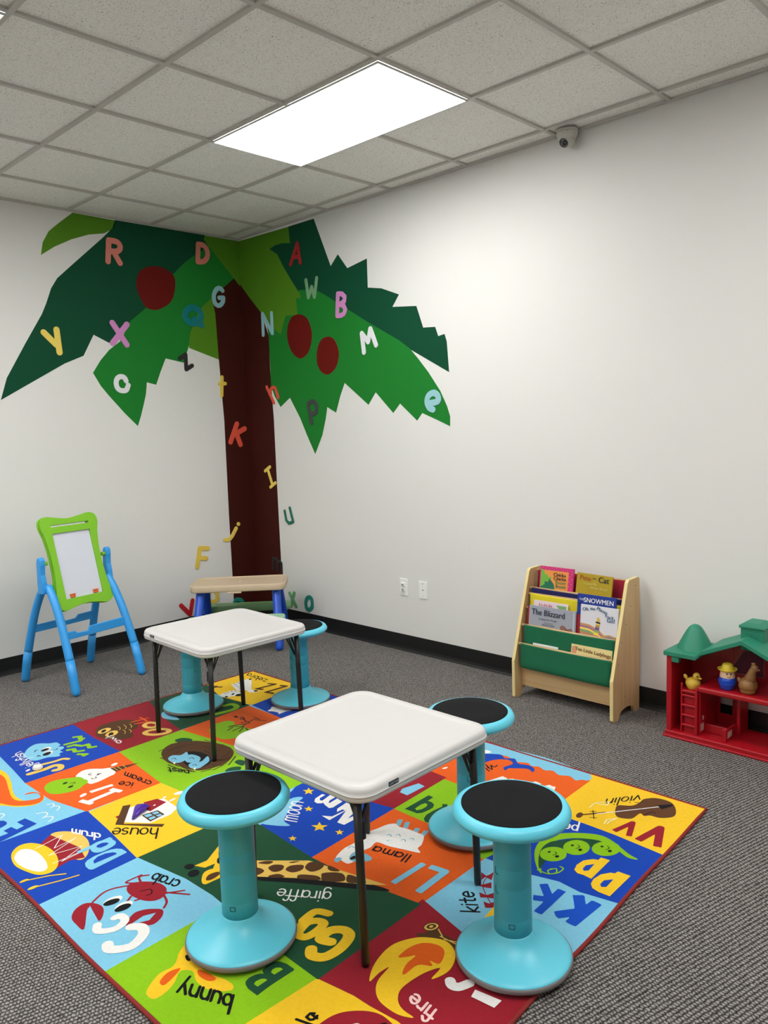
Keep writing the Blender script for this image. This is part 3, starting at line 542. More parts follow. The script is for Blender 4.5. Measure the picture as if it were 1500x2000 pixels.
(8,'white','s',3.3,[[-221,-648,-214,-651,-205,-652,-198,-651,-193,-649,-191,-645,-193,-641,-198,-638,-205,-635,-214,-634,-221,-635,-227,-637,-228,-641,-227,-645,-221,-648],[-187,-666,-237,-641],[-217,-660,-246,-646],[-225,-656,-223,-659,-223,-661,-225,-664,-230,-665,-235,-666],[-238,-670,-256,-661,-256,-661,-261,-659,-267,-658,-273,-659,-278,-660,-282,-662,-283,-665,-283,-668,-280,-670],[-261,-680,-290,-666],[-271,-684,-300,-670],[-281,-679,-277,-682,-276,-686,-279,-688,-284,-689,-291,-689,-297,-687,-316,-677],[-297,-687,-293,-690,-293,-693,-295,-695,-301,-697,-307,-696,-314,-694,-333,-685]]),
(9,'sky','p',[0,-770,6,-763,-7,-630,-13,-627,-45,-629,-63,-642,-72,-660,-75,-688,-75,-720,-67,-750,-55,-764,-33,-772,-9,-773]),
(9,'sky','c',[-131,-708,-156,-691,-162,-660,-149,-637,-146,-622,-128,-619,-110,-619,-93,-631,-85,-653,-82,-680,-89,-701,-106,-710]),
(9,'sky','p',[-155,-749,-157,-695,-160,-618,-139,-616,-135,-696,-136,-750]),
(10,'blue','p',[-27,-744,-48,-736,-62,-714,-61,-685,-48,-662,-34,-656,-25,-659]),
(10,'blue','p',[-121,-684,-132,-685,-141,-676,-142,-658,-132,-645,-119,-642,-112,-655,-112,-677]),
(1,'sky','p',[44,-620,56,-983,538,-983,528,-575,457,-570,302,-576]),
(2,'crimson','c',[208,-743,186,-715,219,-672,260,-650,304,-650,337,-675,340,-710,309,-737,252,-750]),
(2,'crimson','c',[221,-937,187,-911,177,-876,200,-852,239,-843,278,-859,301,-887,209,-877,307,-936,262,-942]),
(2,'crimson','c',[382,-836,350,-795,355,-763,375,-738,403,-721,434,-742,448,-779,428,-809,422,-841]),
(2,'crimson','t',4.03,[[198,-865,168,-808,171,-767,194,-727],[257,-753,274,-776],[294,-736,289,-755],[335,-677,373,-689,396,-713],[319,-668,394,-618],[327,-669,361,-617],[191,-710,167,-723,167,-666],[212,-691,173,-677,186,-650]]),
(3,'sky','p',[394,-826,385,-779,400,-744,419,-777,404,-810]),
(3,'sky','p',[203,-868,243,-876,301,-887,304,-932,227,-889]),
(4,'white','c',[243,-776,231,-773,220,-782,214,-799,216,-818,224,-832,236,-835,247,-826,253,-809,251,-790]),
(4,'white','c',[296,-768,285,-764,274,-772,268,-788,269,-806,278,-820,289,-823,300,-816,306,-800,305,-781]),
(5,'black','c',[248,-788,238,-786,229,-794,223,-809,223,-824,229,-835,238,-837,248,-829,254,-814,254,-799]),
(5,'black','c',[303,-777,293,-775,283,-783,278,-798,280,-814,287,-826,297,-828,306,-820,311,-805,310,-789]),
(5,'black','t',1.86,[[254,-718,269,-689,293,-699,291,-716]]),
(7,'black','s',3.58,[[299,-626,305,-628,310,-627,314,-624,315,-620,315,-615,313,-609,309,-604,303,-600,297,-598,292,-598,288,-600,285,-604],[291,-632,273,-603],[286,-624,287,-628,286,-632,283,-635,278,-636,273,-635],[237,-631,243,-637,249,-641,256,-642,261,-641,264,-636,264,-630,262,-624,257,-618,250,-614,243,-612,238,-614,235,-618,235,-624,237,-631],[246,-645,228,-617],[249,-668,218,-619],[203,-641,208,-647,214,-651,221,-652,226,-651,229,-646,229,-641,227,-634,222,-628,215,-624,209,-623,203,-624,200,-628,200,-634,203,-641]]),
(8,'white','t',13.3,[[319,-899,350,-911,379,-872,365,-831,330,-827,326,-845]]),
(8,'white','t',17.1,[[432,-922,461,-927,494,-879,469,-825,432,-812,408,-833]]),
(1,'dkgreen','p',[44,-620,46,-363,45,-216,205,-183,527,-204,764,-194,1003,-152,1018,-600,880,-598,525,-583,299,-584]),
(2,'black','c',[378,-406,448,-388,512,-349,647,-280,723,-237,804,-182,878,-171,734,-266,613,-341,494,-422,431,-444]),
(3,'tan','p',[334,-401,395,-348,538,-224,673,-191,849,-150,806,-185,713,-246,590,-322,477,-409,404,-459]),
(4,'brown','c',[370,-384,392,-355,405,-383]),
(4,'brown','c',[416,-399,438,-371,470,-369,474,-398,450,-415]),
(4,'brown','c',[413,-353,425,-326,447,-312,447,-334]),
(4,'brown','c',[465,-348,466,-321,495,-304,513,-327,499,-352]),
(4,'brown','c',[492,-278,516,-247,507,-272]),
(4,'brown','c',[521,-316,514,-288,544,-257,564,-278,553,-310]),
(4,'brown','c',[506,-379,522,-348,553,-346,526,-377]),
(4,'brown','c',[562,-263,549,-228,589,-201,610,-230,598,-265]),
(4,'brown','c',[585,-318,584,-299,633,-268,657,-279,605,-317]),
(4,'brown','c',[626,-215,617,-198,668,-196,649,-216]),
(4,'brown','c',[648,-263,635,-242,684,-202,724,-229,672,-274]),
(4,'brown','c',[709,-201,720,-187,785,-183,741,-226]),
(5,'yellow','p',[207,-376,385,-492,332,-489,301,-456,296,-495,257,-512,262,-464]),
(6,'yellow','c',[358,-548,321,-515,323,-480,359,-466,388,-490,388,-522,384,-552]),
(7,'brown','c',[364,-535,345,-511,353,-479,372,-487,377,-523]),
(7,'black','c',[260,-514,250,-510,239,-513,232,-522,231,-532,237,-541,248,-544,259,-541,266,-533,266,-522]),
(7,'black','c',[307,-524,294,-520,282,-523,276,-533,277,-546,285,-556,298,-561,310,-558,316,-548,315,-535]),
(7,'black','c',[298,-424,287,-420,279,-421,278,-427,284,-436,295,-444,306,-449,313,-447,314,-441,308,-432]),
(8,'white','c',[290,-415,283,-412,277,-414,277,-419,281,-425,288,-431,296,-433,301,-432,302,-427,297,-420]),
(9,'white','s',2.75,[[732,-328,738,-333,745,-336,751,-336,756,-333,757,-328,756,-321,752,-314,746,-308,739,-305,733,-305,728,-309,726,-314,728,-321,732,-328],[743,-343,712,-305,712,-305,710,-301,709,-295,711,-291,715,-288,720,-287,726,-288],[734,-349,710,-321],[743,-361,744,-361],[724,-356,700,-328],[717,-348,719,-353,719,-357,716,-361,713,-363,708,-363],[674,-368,680,-374,687,-377,694,-376,698,-373,700,-368,699,-361,694,-354,688,-348,681,-345,675,-346,671,-349,669,-354,670,-361,674,-368],[686,-383,662,-354],[669,-415,674,-417,678,-417,682,-415,683,-412,683,-407,680,-402,648,-364],[678,-386,661,-398],[650,-429,654,-431,659,-431,662,-429,664,-425,663,-421,661,-416,629,-378],[658,-400,641,-411],[627,-402,606,-416,607,-417,612,-422,618,-424,624,-425,629,-423,631,-418,632,-413,630,-407,626,-401,621,-396,615,-393,609,-393,604,-395,601,-398,600,-404]]),
(11,'yellow','t',18.05,[[908,-530,931,-546,963,-526,968,-471,948,-415,915,-406,886,-434,892,-480,926,-470]]),
(11,'yellow','t',15.2,[[819,-383,780,-403,786,-459],[799,-482,825,-511,852,-506,857,-470,846,-427,820,-430,804,-457,814,-495]]),
(1,'lime','p',[526,-983,520,-575,876,-590,1012,-597,1003,-795,997,-980,997,-983]),
(2,'yellow','c',[664,-836,622,-791,608,-747,685,-747,741,-791,824,-772,862,-771,870,-790,825,-825,771,-830,726,-815,700,-838,731,-877,746,-917,742,-946,710,-949,687,-927,664,-882]),
(3,'orange2','c',[694,-899,678,-864,689,-831,706,-861,716,-899]),
(3,'orange2','c',[734,-803,753,-791,802,-787,796,-806,760,-813]),
(3,'black','c',[682,-797,681,-793,675,-788,665,-785,657,-785,652,-788,653,-793,660,-797,669,-800,677,-800]),
(4,'black','s',4.4,[[939,-841,893,-793],[883,-818,890,-823,898,-827,905,-827,910,-825,912,-820,911,-814,906,-807,899,-802,891,-798,884,-797,879,-800,876,-804,878,-811,883,-818],[887,-836,871,-818,871,-818,867,-815,861,-812,855,-811,850,-812,846,-814,844,-817,845,-822,847,-826],[865,-846,838,-817],[855,-850,828,-821],[844,-839,847,-843,848,-848,847,-852,844,-855,839,-856,833,-855,827,-852,822,-848,806,-831],[823,-864,796,-835],[811,-853,815,-858,816,-862,815,-866,811,-869,806,-870,800,-869,794,-866,789,-862,773,-845],[792,-878,755,-858],[767,-888,740,-832]]),
(6,'dkgreen','p',[942,-750,902,-751,884,-746,874,-739,869,-723,872,-705,879,-692,887,-687,872,-680,864,-657,867,-638,880,-624,903,-617,936,-617,939,-620,938,-698,939,-720]),
(7,'lime','p',[916,-729,900,-730,895,-720,898,-704,906,-696,915,-695]),
(7,'lime','p',[912,-669,897,-669,891,-659,893,-647,903,-639,913,-639]),
(1,'yellow','p',[1005,-599,1137,-576,1196,-574,1285,-564,1443,-572,1513,-551,1525,-754,1505,-983,992,-983,990,-980,994,-797]),
(2,'crimson','c',[1151,-724,1145,-684,1154,-646,1176,-615,1207,-589,1243,-576,1291,-581,1321,-594,1315,-643,1259,-694,1200,-726]),
(3,'black','c',[1273,-589,1270,-587,1265,-590,1260,-599,1257,-609,1257,-617,1261,-620,1266,-616,1271,-607,1274,-597]),
(3,'white','c',[1221,-636,1218,-636,1213,-640,1208,-648,1203,-657,1203,-662,1205,-662,1210,-658,1216,-650,1220,-641]),
(4,'black','s',4.03,[[1088,-734,1139,-717],[1125,-696,1107,-696,1107,-689,1099,-696,1101,-711,1115,-712,1121,-705,1119,-690]]),
(1,'crimson','p',[1000,-598,989,-130,1194,-178,1323,-206,1492,-185,1513,-550,1284,-574,1195,-584,1136,-584,1042,-599]),
(2,'brown','c',[1090,-276,1107,-249,1100,-203,1139,-220,1210,-221,1225,-244,1206,-272,1147,-276]),
(2,'brown','c',[1116,-199,1106,-192,1093,-195,1083,-207,1080,-223,1085,-237,1096,-243,1109,-240,1118,-228,1121,-213]),
(3,'tan','c',[1115,-201,1106,-197,1096,-200,1087,-210,1084,-223,1087,-234,1096,-239,1106,-236,1115,-226,1118,-213]),
(4,'brown','c',[1111,-206,1105,-203,1097,-205,1091,-212,1089,-221,1091,-229,1097,-232,1105,-230,1111,-223,1113,-214]),
(5,'tan','c',[1105,-213,1102,-211,1099,-212,1096,-215,1096,-219,1097,-223,1100,-224,1103,-224,1105,-221,1106,-217]),
(5,'tan','s',1.86,[[1125,-213,1156,-231],[1169,-238,1210,-221],[1151,-235,1218,-231]]),
(6,'yellow','c',[1130,-510,1096,-463,1075,-401,1073,-348,1094,-298,1122,-267,1172,-241,1216,-252,1247,-283,1264,-325,1263,-359,1250,-390,1240,-340,1220,-386,1213,-446,1218,-484,1242,-514,1272,-526,1310,-528,1276,-546,1235,-549,1198,-543,1165,-521,1143,-487,1130,-433,1126,-470]),
(7,'orange2','c',[1121,-385,1116,-340,1127,-300,1154,-276,1188,-270,1213,-290,1227,-329,1199,-337,1218,-349,1185,-373,1184,-423,1175,-426,1158,-391,1154,-348,1140,-367]),
(8,'pink','s',3.85,[[1325,-511,1328,-515,1332,-518,1336,-519,1340,-517,1342,-514,1342,-510,1334,-469],[1348,-499,1327,-496],[1320,-497,1314,-467],[1322,-509,1323,-510],[1307,-496,1302,-465],[1306,-487,1305,-491,1302,-493,1298,-494,1294,-494,1289,-491],[1281,-478,1255,-475,1255,-476,1257,-482,1262,-487,1267,-490,1272,-492,1276,-491,1280,-488,1281,-483,1281,-477,1279,-471,1275,-466,1270,-463,1265,-461,1260,-462,1256,-464]]),
(9,'white','t',15.2,[[1294,-362,1309,-372,1326,-365,1338,-335]]),
(9,'white','p',[1365,-343,1442,-329,1443,-363,1373,-371]),
(1,'blue','p',[207,-191,33,151,187,176,340,214,504,248,529,-212]),
(2,'sky','c',[122,25,153,70,177,2,238,-99,294,-114,221,-166,183,-167,180,-84]),
(3,'white','s',3.03,[[243,-97,290,-77],[259,-90,250,-92,242,-92,236,-89,235,-84,239,-79,246,-75,277,-62],[246,-75,237,-77,229,-77,224,-74,223,-69,226,-64,234,-60,264,-47],[213,-24,205,-29,199,-35,197,-40,199,-45,205,-49,213,-51,223,-50,232,-47,241,-43,246,-37,248,-31,246,-26,240,-23,232,-21,223,-22,213,-24],[189,4,180,0,175,-6,173,-12,175,-17,180,-21,189,-22,198,-22,208,-19,216,-14,222,-9,224,-3,222,2,216,6,208,8,198,7,189,4],[160,1,206,20],[178,9,170,7,162,7,155,8,151,12,149,16,150,21,154,26,161,30,189,41]]),
(3,'yellow','p',[102,143,124,133,139,144,140,125,161,113,139,112,138,93,124,111,101,112,115,124]),
(3,'yellow','p',[228,37,244,29,255,38,255,24,270,16,254,14,252,1,243,14,226,13,236,23]),
(3,'yellow','p',[359,-20,384,-31,403,-17,402,-40,425,-52,400,-55,396,-77,382,-57,355,-58,372,-42]),
(3,'yellow','p',[459,-6,473,-14,483,-6,483,-19,497,-27,483,-28,482,-40,473,-28,458,-28,467,-19]),
(3,'yellow','p',[360,-153,373,-159,383,-152,383,-164,396,-171,383,-172,381,-183,373,-173,359,-173,367,-165]),
(3,'white','p',[328,19,378,15,371,110,414,23,448,27,448,112,430,129,423,71,408,117,404,154,388,169,372,160,323,156,333,97,352,78,353,107,367,107,364,41]),
(3,'white','p',[191,142,199,97,216,77,236,74,251,86,250,94,274,85,304,79,312,92,304,152,268,156,274,110,267,108,257,125,254,157,222,160,236,103,223,100,211,112,208,144]),
(1,'crimson','p',[505,242,486,594,266,602,123,412,188,168,339,204]),
(2,'sky','p',[412,393,429,465,431,474,469,470,468,363,427,363]),
(1,'orange','p',[483,575,553,576,721,598,872,601,979,583,974,723,966,958,902,1018,294,1004,161,894,189,606,270,587]),
(1,'blue','p',[372,664,520,829,429,950,284,742]),
(2,'sky','c',[334,1000,391,1000,555,1020,736,1035,931,1009,960,958,934,944,918,923,878,942,837,922,796,941,765,923,726,937,698,922,669,938,625,918,583,932,535,934,469,896,411,900]),
(3,'blue','c',[410,847,467,898,523,933,562,915,599,937,640,906,687,920,725,905,737,873,703,887,660,858,636,838,637,811,613,835,624,884,601,906,570,904,533,865,515,800,482,756]),
(3,'white','c',[428,914,448,934,476,928,465,901,444,884]),
(3,'white','c',[427,673,423,675,418,672,415,665,413,657,414,650,418,648,423,651,427,658,428,667]),
(4,'black','t',3.1,[[561,775,589,759],[538,804,567,788],[557,788,588,782,558,813,581,808,580,831]]),
(4,'white','b',16.15,[[652,661,678,753],[674,750,690,686],[690,686,722,760],[722,760,742,715]]),
(5,'white','b',16.15,[[787,711,811,803],[812,797,838,740],[838,740,873,810],[873,810,913,721]]),
(1,'lime','p',[499,245,481,582,551,583,716,607,870,608,978,589,1014,364,1000,223,994,183,818,213,678,245]),
(2,'dkgreen','p',[539,271,535,420,561,419,564,381,583,383,603,375,617,352,617,324,612,292,599,276,579,275,563,274]),
(2,'dkgreen','p',[647,262,635,292,634,332,638,374,641,381,626,398,643,411,655,395,668,404,713,427,771,395,777,308,734,246,679,250,668,247]),
(3,'lime','p',[568,300,564,338,569,360,583,358,592,341,592,313,583,293]),
(1,'orange','p',[522,-212,497,248,679,254,819,223,995,189,1002,-158,760,-202]),
(2,'teal2','b',9.5,[[608,157,584,198],[641,165,618,202],[693,159,678,193],[728,160,716,199]]),
(3,'white','c',[588,-137,576,-102,572,-78,574,-39,570,-14,556,42,564,88,572,136,591,162,618,155,652,164,702,167,733,165,766,117,773,87,799,69,739,48,685,29,632,20,640,-19,637,-58,660,-101,657,-147,616,-148,600,-153]),
(4,'teal2','c',[619,-92,626,-68,683,-63,702,-81,685,-105,663,-124,635,-122]),
(4,'teal2','c',[599,-162,600,-144,616,-139,622,-168]),
(5,'black','c',[650,-96,644,-92,639,-95,635,-102,635,-112,638,-120,643,-124,648,-121,652,-113,653,-104]),
(5,'teal2','t',1.86,[[583,-78,581,-61,598,-61],[625,81,630,92,644,84],[651,104,656,114,669,106],[690,90,696,100,708,92],[708,115,714,125,724,119],[655,50,656,60]]),
(7,'black','s',3.3,[[801,-10,786,37],[786,-14,772,33],[739,9,742,3,747,-1,753,-2,759,0,763,4,765,10,765,16,762,22,756,25,751,27,745,25,740,21,738,15,739,9],[743,-5,734,22],[732,-8,724,19],[729,1,730,-4,727,-8,723,-11,719,-11,714,-8,711,-4,706,14],[711,-4,712,-9,710,-13,706,-16,701,-16,696,-13,694,-9,688,9],[655,-15,658,-21,663,-25,669,-26,675,-24,679,-20,682,-14,681,-8,678,-2,673,1,667,2,661,1,657,-3,655,-9,655,-15],[659,-29,650,-2]]),
(8,'sky','b',11.4,[[856,-129,856,26]]),
(8,'sky','b',13.3,[[885,26,944,37,953,-113]]),
(1,'sky','p',[1004,-149,992,194,1165,211,1262,239,1343,232,1467,258,1494,-214,1322,-216,1193,-188]),
(2,'crimson','p',[1036,116,1063,108,1071,138,1091,100,1064,101,1065,78]),
(2,'crimson','p',[1073,45,1087,65,1098,90,1119,62,1098,51]),
(2,'crimson','p',[1102,18,1129,21,1140,50,1157,21,1137,11,1122,-2]),
(2,'crimson','p',[1142,-13,1163,-9,1169,10,1186,-18,1167,-35]),
(2,'crimson','t',1.55,[[1068,153,1072,91,1095,49,1139,13,1186,-18]]),
(2,'yellow','p',[1182,-7,1200,-115,1252,-108,1288,-63,1241,3]),
(3,'black','s',3.58,[[1120,-99,1166,-64],[1121,-69,1152,-72,1147,-47],[1112,-61,1139,-40],[1102,-70,1101,-70],[1081,-56,1116,-29,1118,-23,1112,-18],[1104,-54,1086,-38],[1093,-23,1072,-4,1071,-4,1067,-9,1066,-15,1067,-20,1070,-24,1075,-27,1082,-27,1088,-25,1094,-22,1098,-17,1100,-12,1099,-7,1096,-2,1091,0,1085,1]]),
(4,'blue2','b',14.25,[[1303,51,1296,203],[1233,193,1294,134],[1249,109,1292,132]]),
(4,'blue2','b',18.05,[[1407,69,1413,217],[1350,213,1407,135],[1351,79,1395,138]]),
(1,'blue','p',[993,188,1003,334,1014,521,1076,626,1150,628,1254,627,1447,613,1468,245,1345,224,1264,229,1167,202]),
(2,'lime','c',[1090,361,1076,423,1097,498,1150,553,1213,589,1264,585,1318,559,1358,540,1395,529,1362,518,1314,537,1235,550,1169,521,1120,461,1110,397,1131,325,1192,244,1168,256,1125,303]),
(3,'dkgreen','c',[1107,376,1106,430,1132,471,1170,519,1233,554,1302,545,1286,531,1259,507,1197,472,1157,402,1161,317,1173,261,1135,312]),
(4,'lime','c',[1193,401,1172,419,1145,418,1123,399,1114,369,1123,339,1144,321,1171,322,1193,341,1202,371]),
(4,'lime','c',[1232,491,1210,511,1182,512,1161,493,1152,461,1161,430,1183,410,1210,409,1232,428,1240,459]),
(4,'lime','c',[1317,554,1296,573,1268,573,1245,552,1234,520,1241,488,1262,469,1290,470,1313,490,1323,522]),
(5,'black','c',[1144,376,1142,378,1139,378,1136,375,1135,372,1136,368,1138,366,1141,367,1144,369,1145,373]),
(5,'black','c',[1182,370,1178,373,1174,373,1171,370,1169,365,1171,360,1174,357,1179,357,1182,360,1183,365]),
(5,'black','t',1.55,[[1161,362,1165,380,1153,387]]),
(5,'black','c',[1183,467,1180,469,1177,469,1174,466,1173,463,1174,459,1176,457,1180,457,1182,460,1183,463]),
(5,'black','c',[1220,459,1216,463,1212,463,1209,460,1208,455,1209,450,1213,447,1217,446,1220,449,1221,454]),
(5,'black','t',1.55,[[1199,452,1204,470,1191,478]]),
(5,'black','c',[1266,528,1263,530,1260,530,1257,528,1256,524,1257,520,1260,518,1263,518,1265,521,1267,524]),
(5,'black','c',[1302,520,1299,523,1294,523,1291,520,1290,516,1291,510,1295,507,1299,507,1302,510,1303,514]),
(5,'black','t',1.55,[[1282,513,1286,531,1274,539]]),
(5,'lime','t',2.48,[[1171,251,1211,253,1233,280,1233,313,1218,317],[1203,278,1215,297,1228,276,1216,257,1201,268,1204,288]]),
(5,'white','s',3.3,[[1138,563,1112,625],[1110,575,1114,567,1120,562,1125,560,1130,561,1132,566,1132,573,1130,581,1126,589,1120,594,1115,596,1110,595,1108,590,1107,583,1110,575],[1102,572,1082,565,1082,564,1086,558,1091,553,1096,551,1100,551,1103,554,1105,559,1104,566,1102,573,1098,580,1093,585,1088,587,1084,587,1081,585,1079,580],[1055,557,1059,550,1064,544,1070,542,1074,544,1077,548,1077,556,1075,564,1070,571,1065,577,1059,579,1055,577,1052,573,1052,565,1055,557],[1062,539,1046,575],[1038,535,1042,533,1046,534,1049,537,1050,542,1048,547,1045,551,1040,552,1036,551,1032,551,1028,554,1025,558,1024,563,1026,567,1029,570,1033,570,1038,569]]),
(5,'yellow','p',[1379,418,1423,421,1427,273,1388,271,1363,277,1347,296,1340,326,1345,365,1364,395,1377,400]),
(5,'yellow','p',[1294,458,1326,462,1334,321,1303,324,1283,320,1264,332,1255,363,1258,402,1279,431,1295,438]),
(6,'blue','p',[1371,313,1370,341,1390,366,1394,312,1382,301]),
(6,'blue','p',[1282,355,1280,381,1298,407,1303,359,1292,347]),
(1,'yellow','p',[958,959,937,1018,1423,1029,1448,596,1255,618,1077,617,972,581,964,721]),
(2,'brown2','c',[1165,802,1158,839,1199,870,1210,917,1210,951,1243,990,1300,994,1340,951,1358,893,1325,850,1288,843,1272,825,1251,833,1246,776,1208,753,1185,765]),
(2,'brown2','s',4.34,[[1081,670,1147,754]]),
(2,'brown2','c',[1092,685,1084,694,1077,694,1072,686,1072,673,1076,660,1084,651,1091,651,1096,658,1096,672]),
(3,'white','s',2.48,[[1129,724,1281,927]]),
(3,'black','p',[1272,937,1313,983,1320,967,1299,916]),
(3,'black','t',1.86,[[1104,738,1139,684],[1099,723,1117,739],[1123,681,1145,696],[1194,904,1212,912,1212,930],[1270,838,1281,875,1295,870]]),
(5,'black','s',2.75,[[1199,937,1178,965,1182,914],[1176,905,1163,944],[1181,889,1181,888],[1145,891,1148,884,1152,881,1156,880,1160,883,1163,889,1164,897,1164,906,1162,915,1159,921,1155,925,1151,926,1147,923,1144,917,1143,909,1143,900,1145,891],[1154,835,1132,903],[1136,851,1123,890],[1141,835,1142,834],[1128,840,1116,879],[1123,855,1124,848,1124,841,1123,834,1120,829,1117,826,1113,826,1110,829,1108,834,1100,858]]),
(5,'ivory','s',2.17,[[1082,753,1080,795,1125,811,1119,839,1082,808],[1187,674,1180,709,1203,739,1194,700,1196,682]]),
(5,'crimson','b',10.45,[[1241,651,1264,750,1298,652]]),
(5,'crimson','b',14.25,[[1336,647,1358,781,1407,650]])]
# ------------------------------------------------------------------ room shell
RX, RY = 7.6, -7.2               # room extends x 0..RX, y RY..0
U = .6096; GX, GY = 1.6813, .1448
b = MB(); b.box((RX/2, RY/2, -.05), (RX+.2, -RY+.2, .1)); struct(b.done('floor', 'carpet'))
b = MB(); b.box((RX/2, .06, H/2), (RX+.24, .12, H+.1)); struct(b.done('wall_right', 'wall'))
b = MB(); b.box((-.06, RY/2, H/2), (.12, -RY, H+.1)); struct(b.done('wall_left', 'wall'))
b = MB(); b.box((RX+.06, RY/2, H/2), (.12, -RY, H+.1)); struct(b.done('wall_back', 'wall'))
b = MB(); b.box((RX/2, RY-.06, H/2), (RX+.24, .12, H+.1)); struct(b.done('wall_front', 'wall'))
b = MB(); b.box((RX/2, RY/2, H+.06), (RX+.2, -RY+.2, .1)); struct(b.done('ceiling', 'tile'))
def baseboard(name, p0, p1, nrm):
    # profile: 4 inch cove base with a small toe
    p0, p1, nrm = Vector(p0), Vector(p1), Vector(nrm)
    prof = [(0, .1115), (.002, .113), (.003, .111), (.004, .03), (.007, .014), (.014, .004), (.016, .0), (0, 0)]
    b = MB(); A = [p0+nrm*a+Vector((0, 0, z)) for a, z in prof]; B = [p1+nrm*a+Vector((0, 0, z)) for a, z in prof]
    b.rings([A, B], smooth=False); struct(b.done(name, 'base'))
baseboard('baseboard_right', (.0, 0, 0), (RX, 0, 0), (0, -1, 0))
baseboard('baseboard_left', (0, -.0165, 0), (0, RY, 0), (1, 0, 0))
baseboard('baseboard_back', (RX, -.0165, 0), (RX, RY, 0), (-1, 0, 0))
baseboard('baseboard_front', (.0165, RY, 0), (RX-.0165, RY, 0), (0, 1, 0))
# ceiling grid: T bars 24 mm wide plus wall angle
lights = [(0, 0), (-1, -3), (5, 0), (4, -3), (-1, -5), (-1, -8), (4, -7)]  # farther panels along the left wall are unseen, added to brighten that wall
b = MB()
ys = [-GY-k*U for k in range(-0, 12) if -GY-k*U > RY]; xs = [GX+i*U for i in range(-2, 10) if 0 < GX+i*U < RX]
for y in ys: b.box((RX/2, y, H+.0045), (RX, .022, .013), .0015)
for x in xs: b.box((x, RY/2, H+.005), (.022, -RY, .013), .0015)
for c, d in (((RX/2, -.011, H+.003), (RX, .022, .013)), ((.011, RY/2, H+.003), (.022, -RY, .013)), ((RX-.011, RY/2, H+.003), (.022, -RY, .013)), ((RX/2, RY+.011, H+.003), (RX, .022, .013))): b.box(c, d)
struct(b.done('trim_1', 'grid'))
# LED panels set in the grid (2 x 4 ft, long side along the right wall)
lt = None
LL = ['bright rectangular LED panel light set in the ceiling tiles near the corner', 'LED panel light at the top left edge of the photo, only its corner showing']
for n_, (i, j) in enumerate(lights):
    cx = GX+(i+1)*U; cy = -GY-(2-j)*U+U/2
    if lt is None:
        lt = tag(empty('ceiling_light', (cx, cy, H-.006)), LL[0], 'ceiling light', 'LED panels in the ceiling')
        b = MB(); w2, h2 = U-.011, U/2-.011
        for c, d in (((0, h2-.003, 0), (2*w2, .006, .010)), ((0, -h2+.003, 0), (2*w2, .006, .010)), ((w2-.003, 0, 0), (.006, 2*h2-.012, .010)), ((-w2+.003, 0, 0), (.006, 2*h2-.012, .010))): b.box(c, d, .002)
        b.done('frame', 'lframe', lt)
        b = MB(); b.box((0, 0, .002), (2*w2-.012, 2*h2-.012, .004)); b.done('diffuser', 'panel', lt)
    else:
        dup(lt, (cx, cy, H-.006), 0, LL[1] if n_ == 1 else 'LED panel light in the ceiling behind the camera')
# ------------------------------------------------------------------ wall art: palm tree mural (painted), built from outlines in wall metres
mural = tag(empty('palm_tree_mural', (0, 0, .12)), 'painted palm tree mural wrapping the room corner, brown trunk, green fronds and red coconuts', 'mural')
def wallpt(side, h, z, off): return (off, h, z) if side == 'L' else (h, -off, z)
def wall_poly(side, pts, off, th, mb, m=0):
    # thin paint layer of thickness th at distance off from the wall
    area = sum(pts[i-1][0]*pts[i][1]-pts[i][0]*pts[i-1][1] for i in range(len(pts)))
    if area < 0: pts = pts[::-1]
    V, T = fill([pts]); n = len(V)
    top = [wallpt(side, a, z, off+th) for a, z in V]
    bm2 = bmesh.new(); vs = [bm2.verts.new(v) for v in top]
    for t in T:
        try: bm2.faces.new([vs[i] for i in t])
        except ValueError: pass
    n = len(pts); hi = [bm2.verts.new(wallpt(side, a, z, off+th)) for a, z in pts]; lo = [bm2.verts.new(wallpt(side, a, z, 0)) for a, z in pts]
    for i in range(n):
        bm2.faces.new((hi[i], hi[(i+1) % n], lo[(i+1) % n], lo[i]))
    want = Vector((1, 0, 0)) if side == 'L' else Vector((0, -1, 0))
    for f in bm2.faces:
        f.normal_update()
    bmesh.ops.remove_doubles(bm2, verts=bm2.verts[:], dist=1e-6)
    bmesh.ops.recalc_face_normals(bm2, faces=bm2.faces[:])
    if bm2.faces and sum((f.normal.dot(want)*f.calc_area()) for f in bm2.faces if abs(f.normal.dot(want)) > .5) < 0:
        bmesh.ops.reverse_faces(bm2, faces=bm2.faces[:])
    mb.merge(bm2, None, m)
for part, lab, side, lv, colr, kind, d in MURAL:
    P = [(a/1000., z/1000.) for a, z in pairs(d)]
    if kind == 'c': P = [tuple(v) for v in catmull(P, 4)]
    b = MB(); wall_poly(side, P, 0, .0004+.0003*lv, b)
    o = b.done(part, colr, mural); o.matrix_parent_inverse = Matrix.Translation((0, 0, -.12))
    if lab: o['label'] = lab
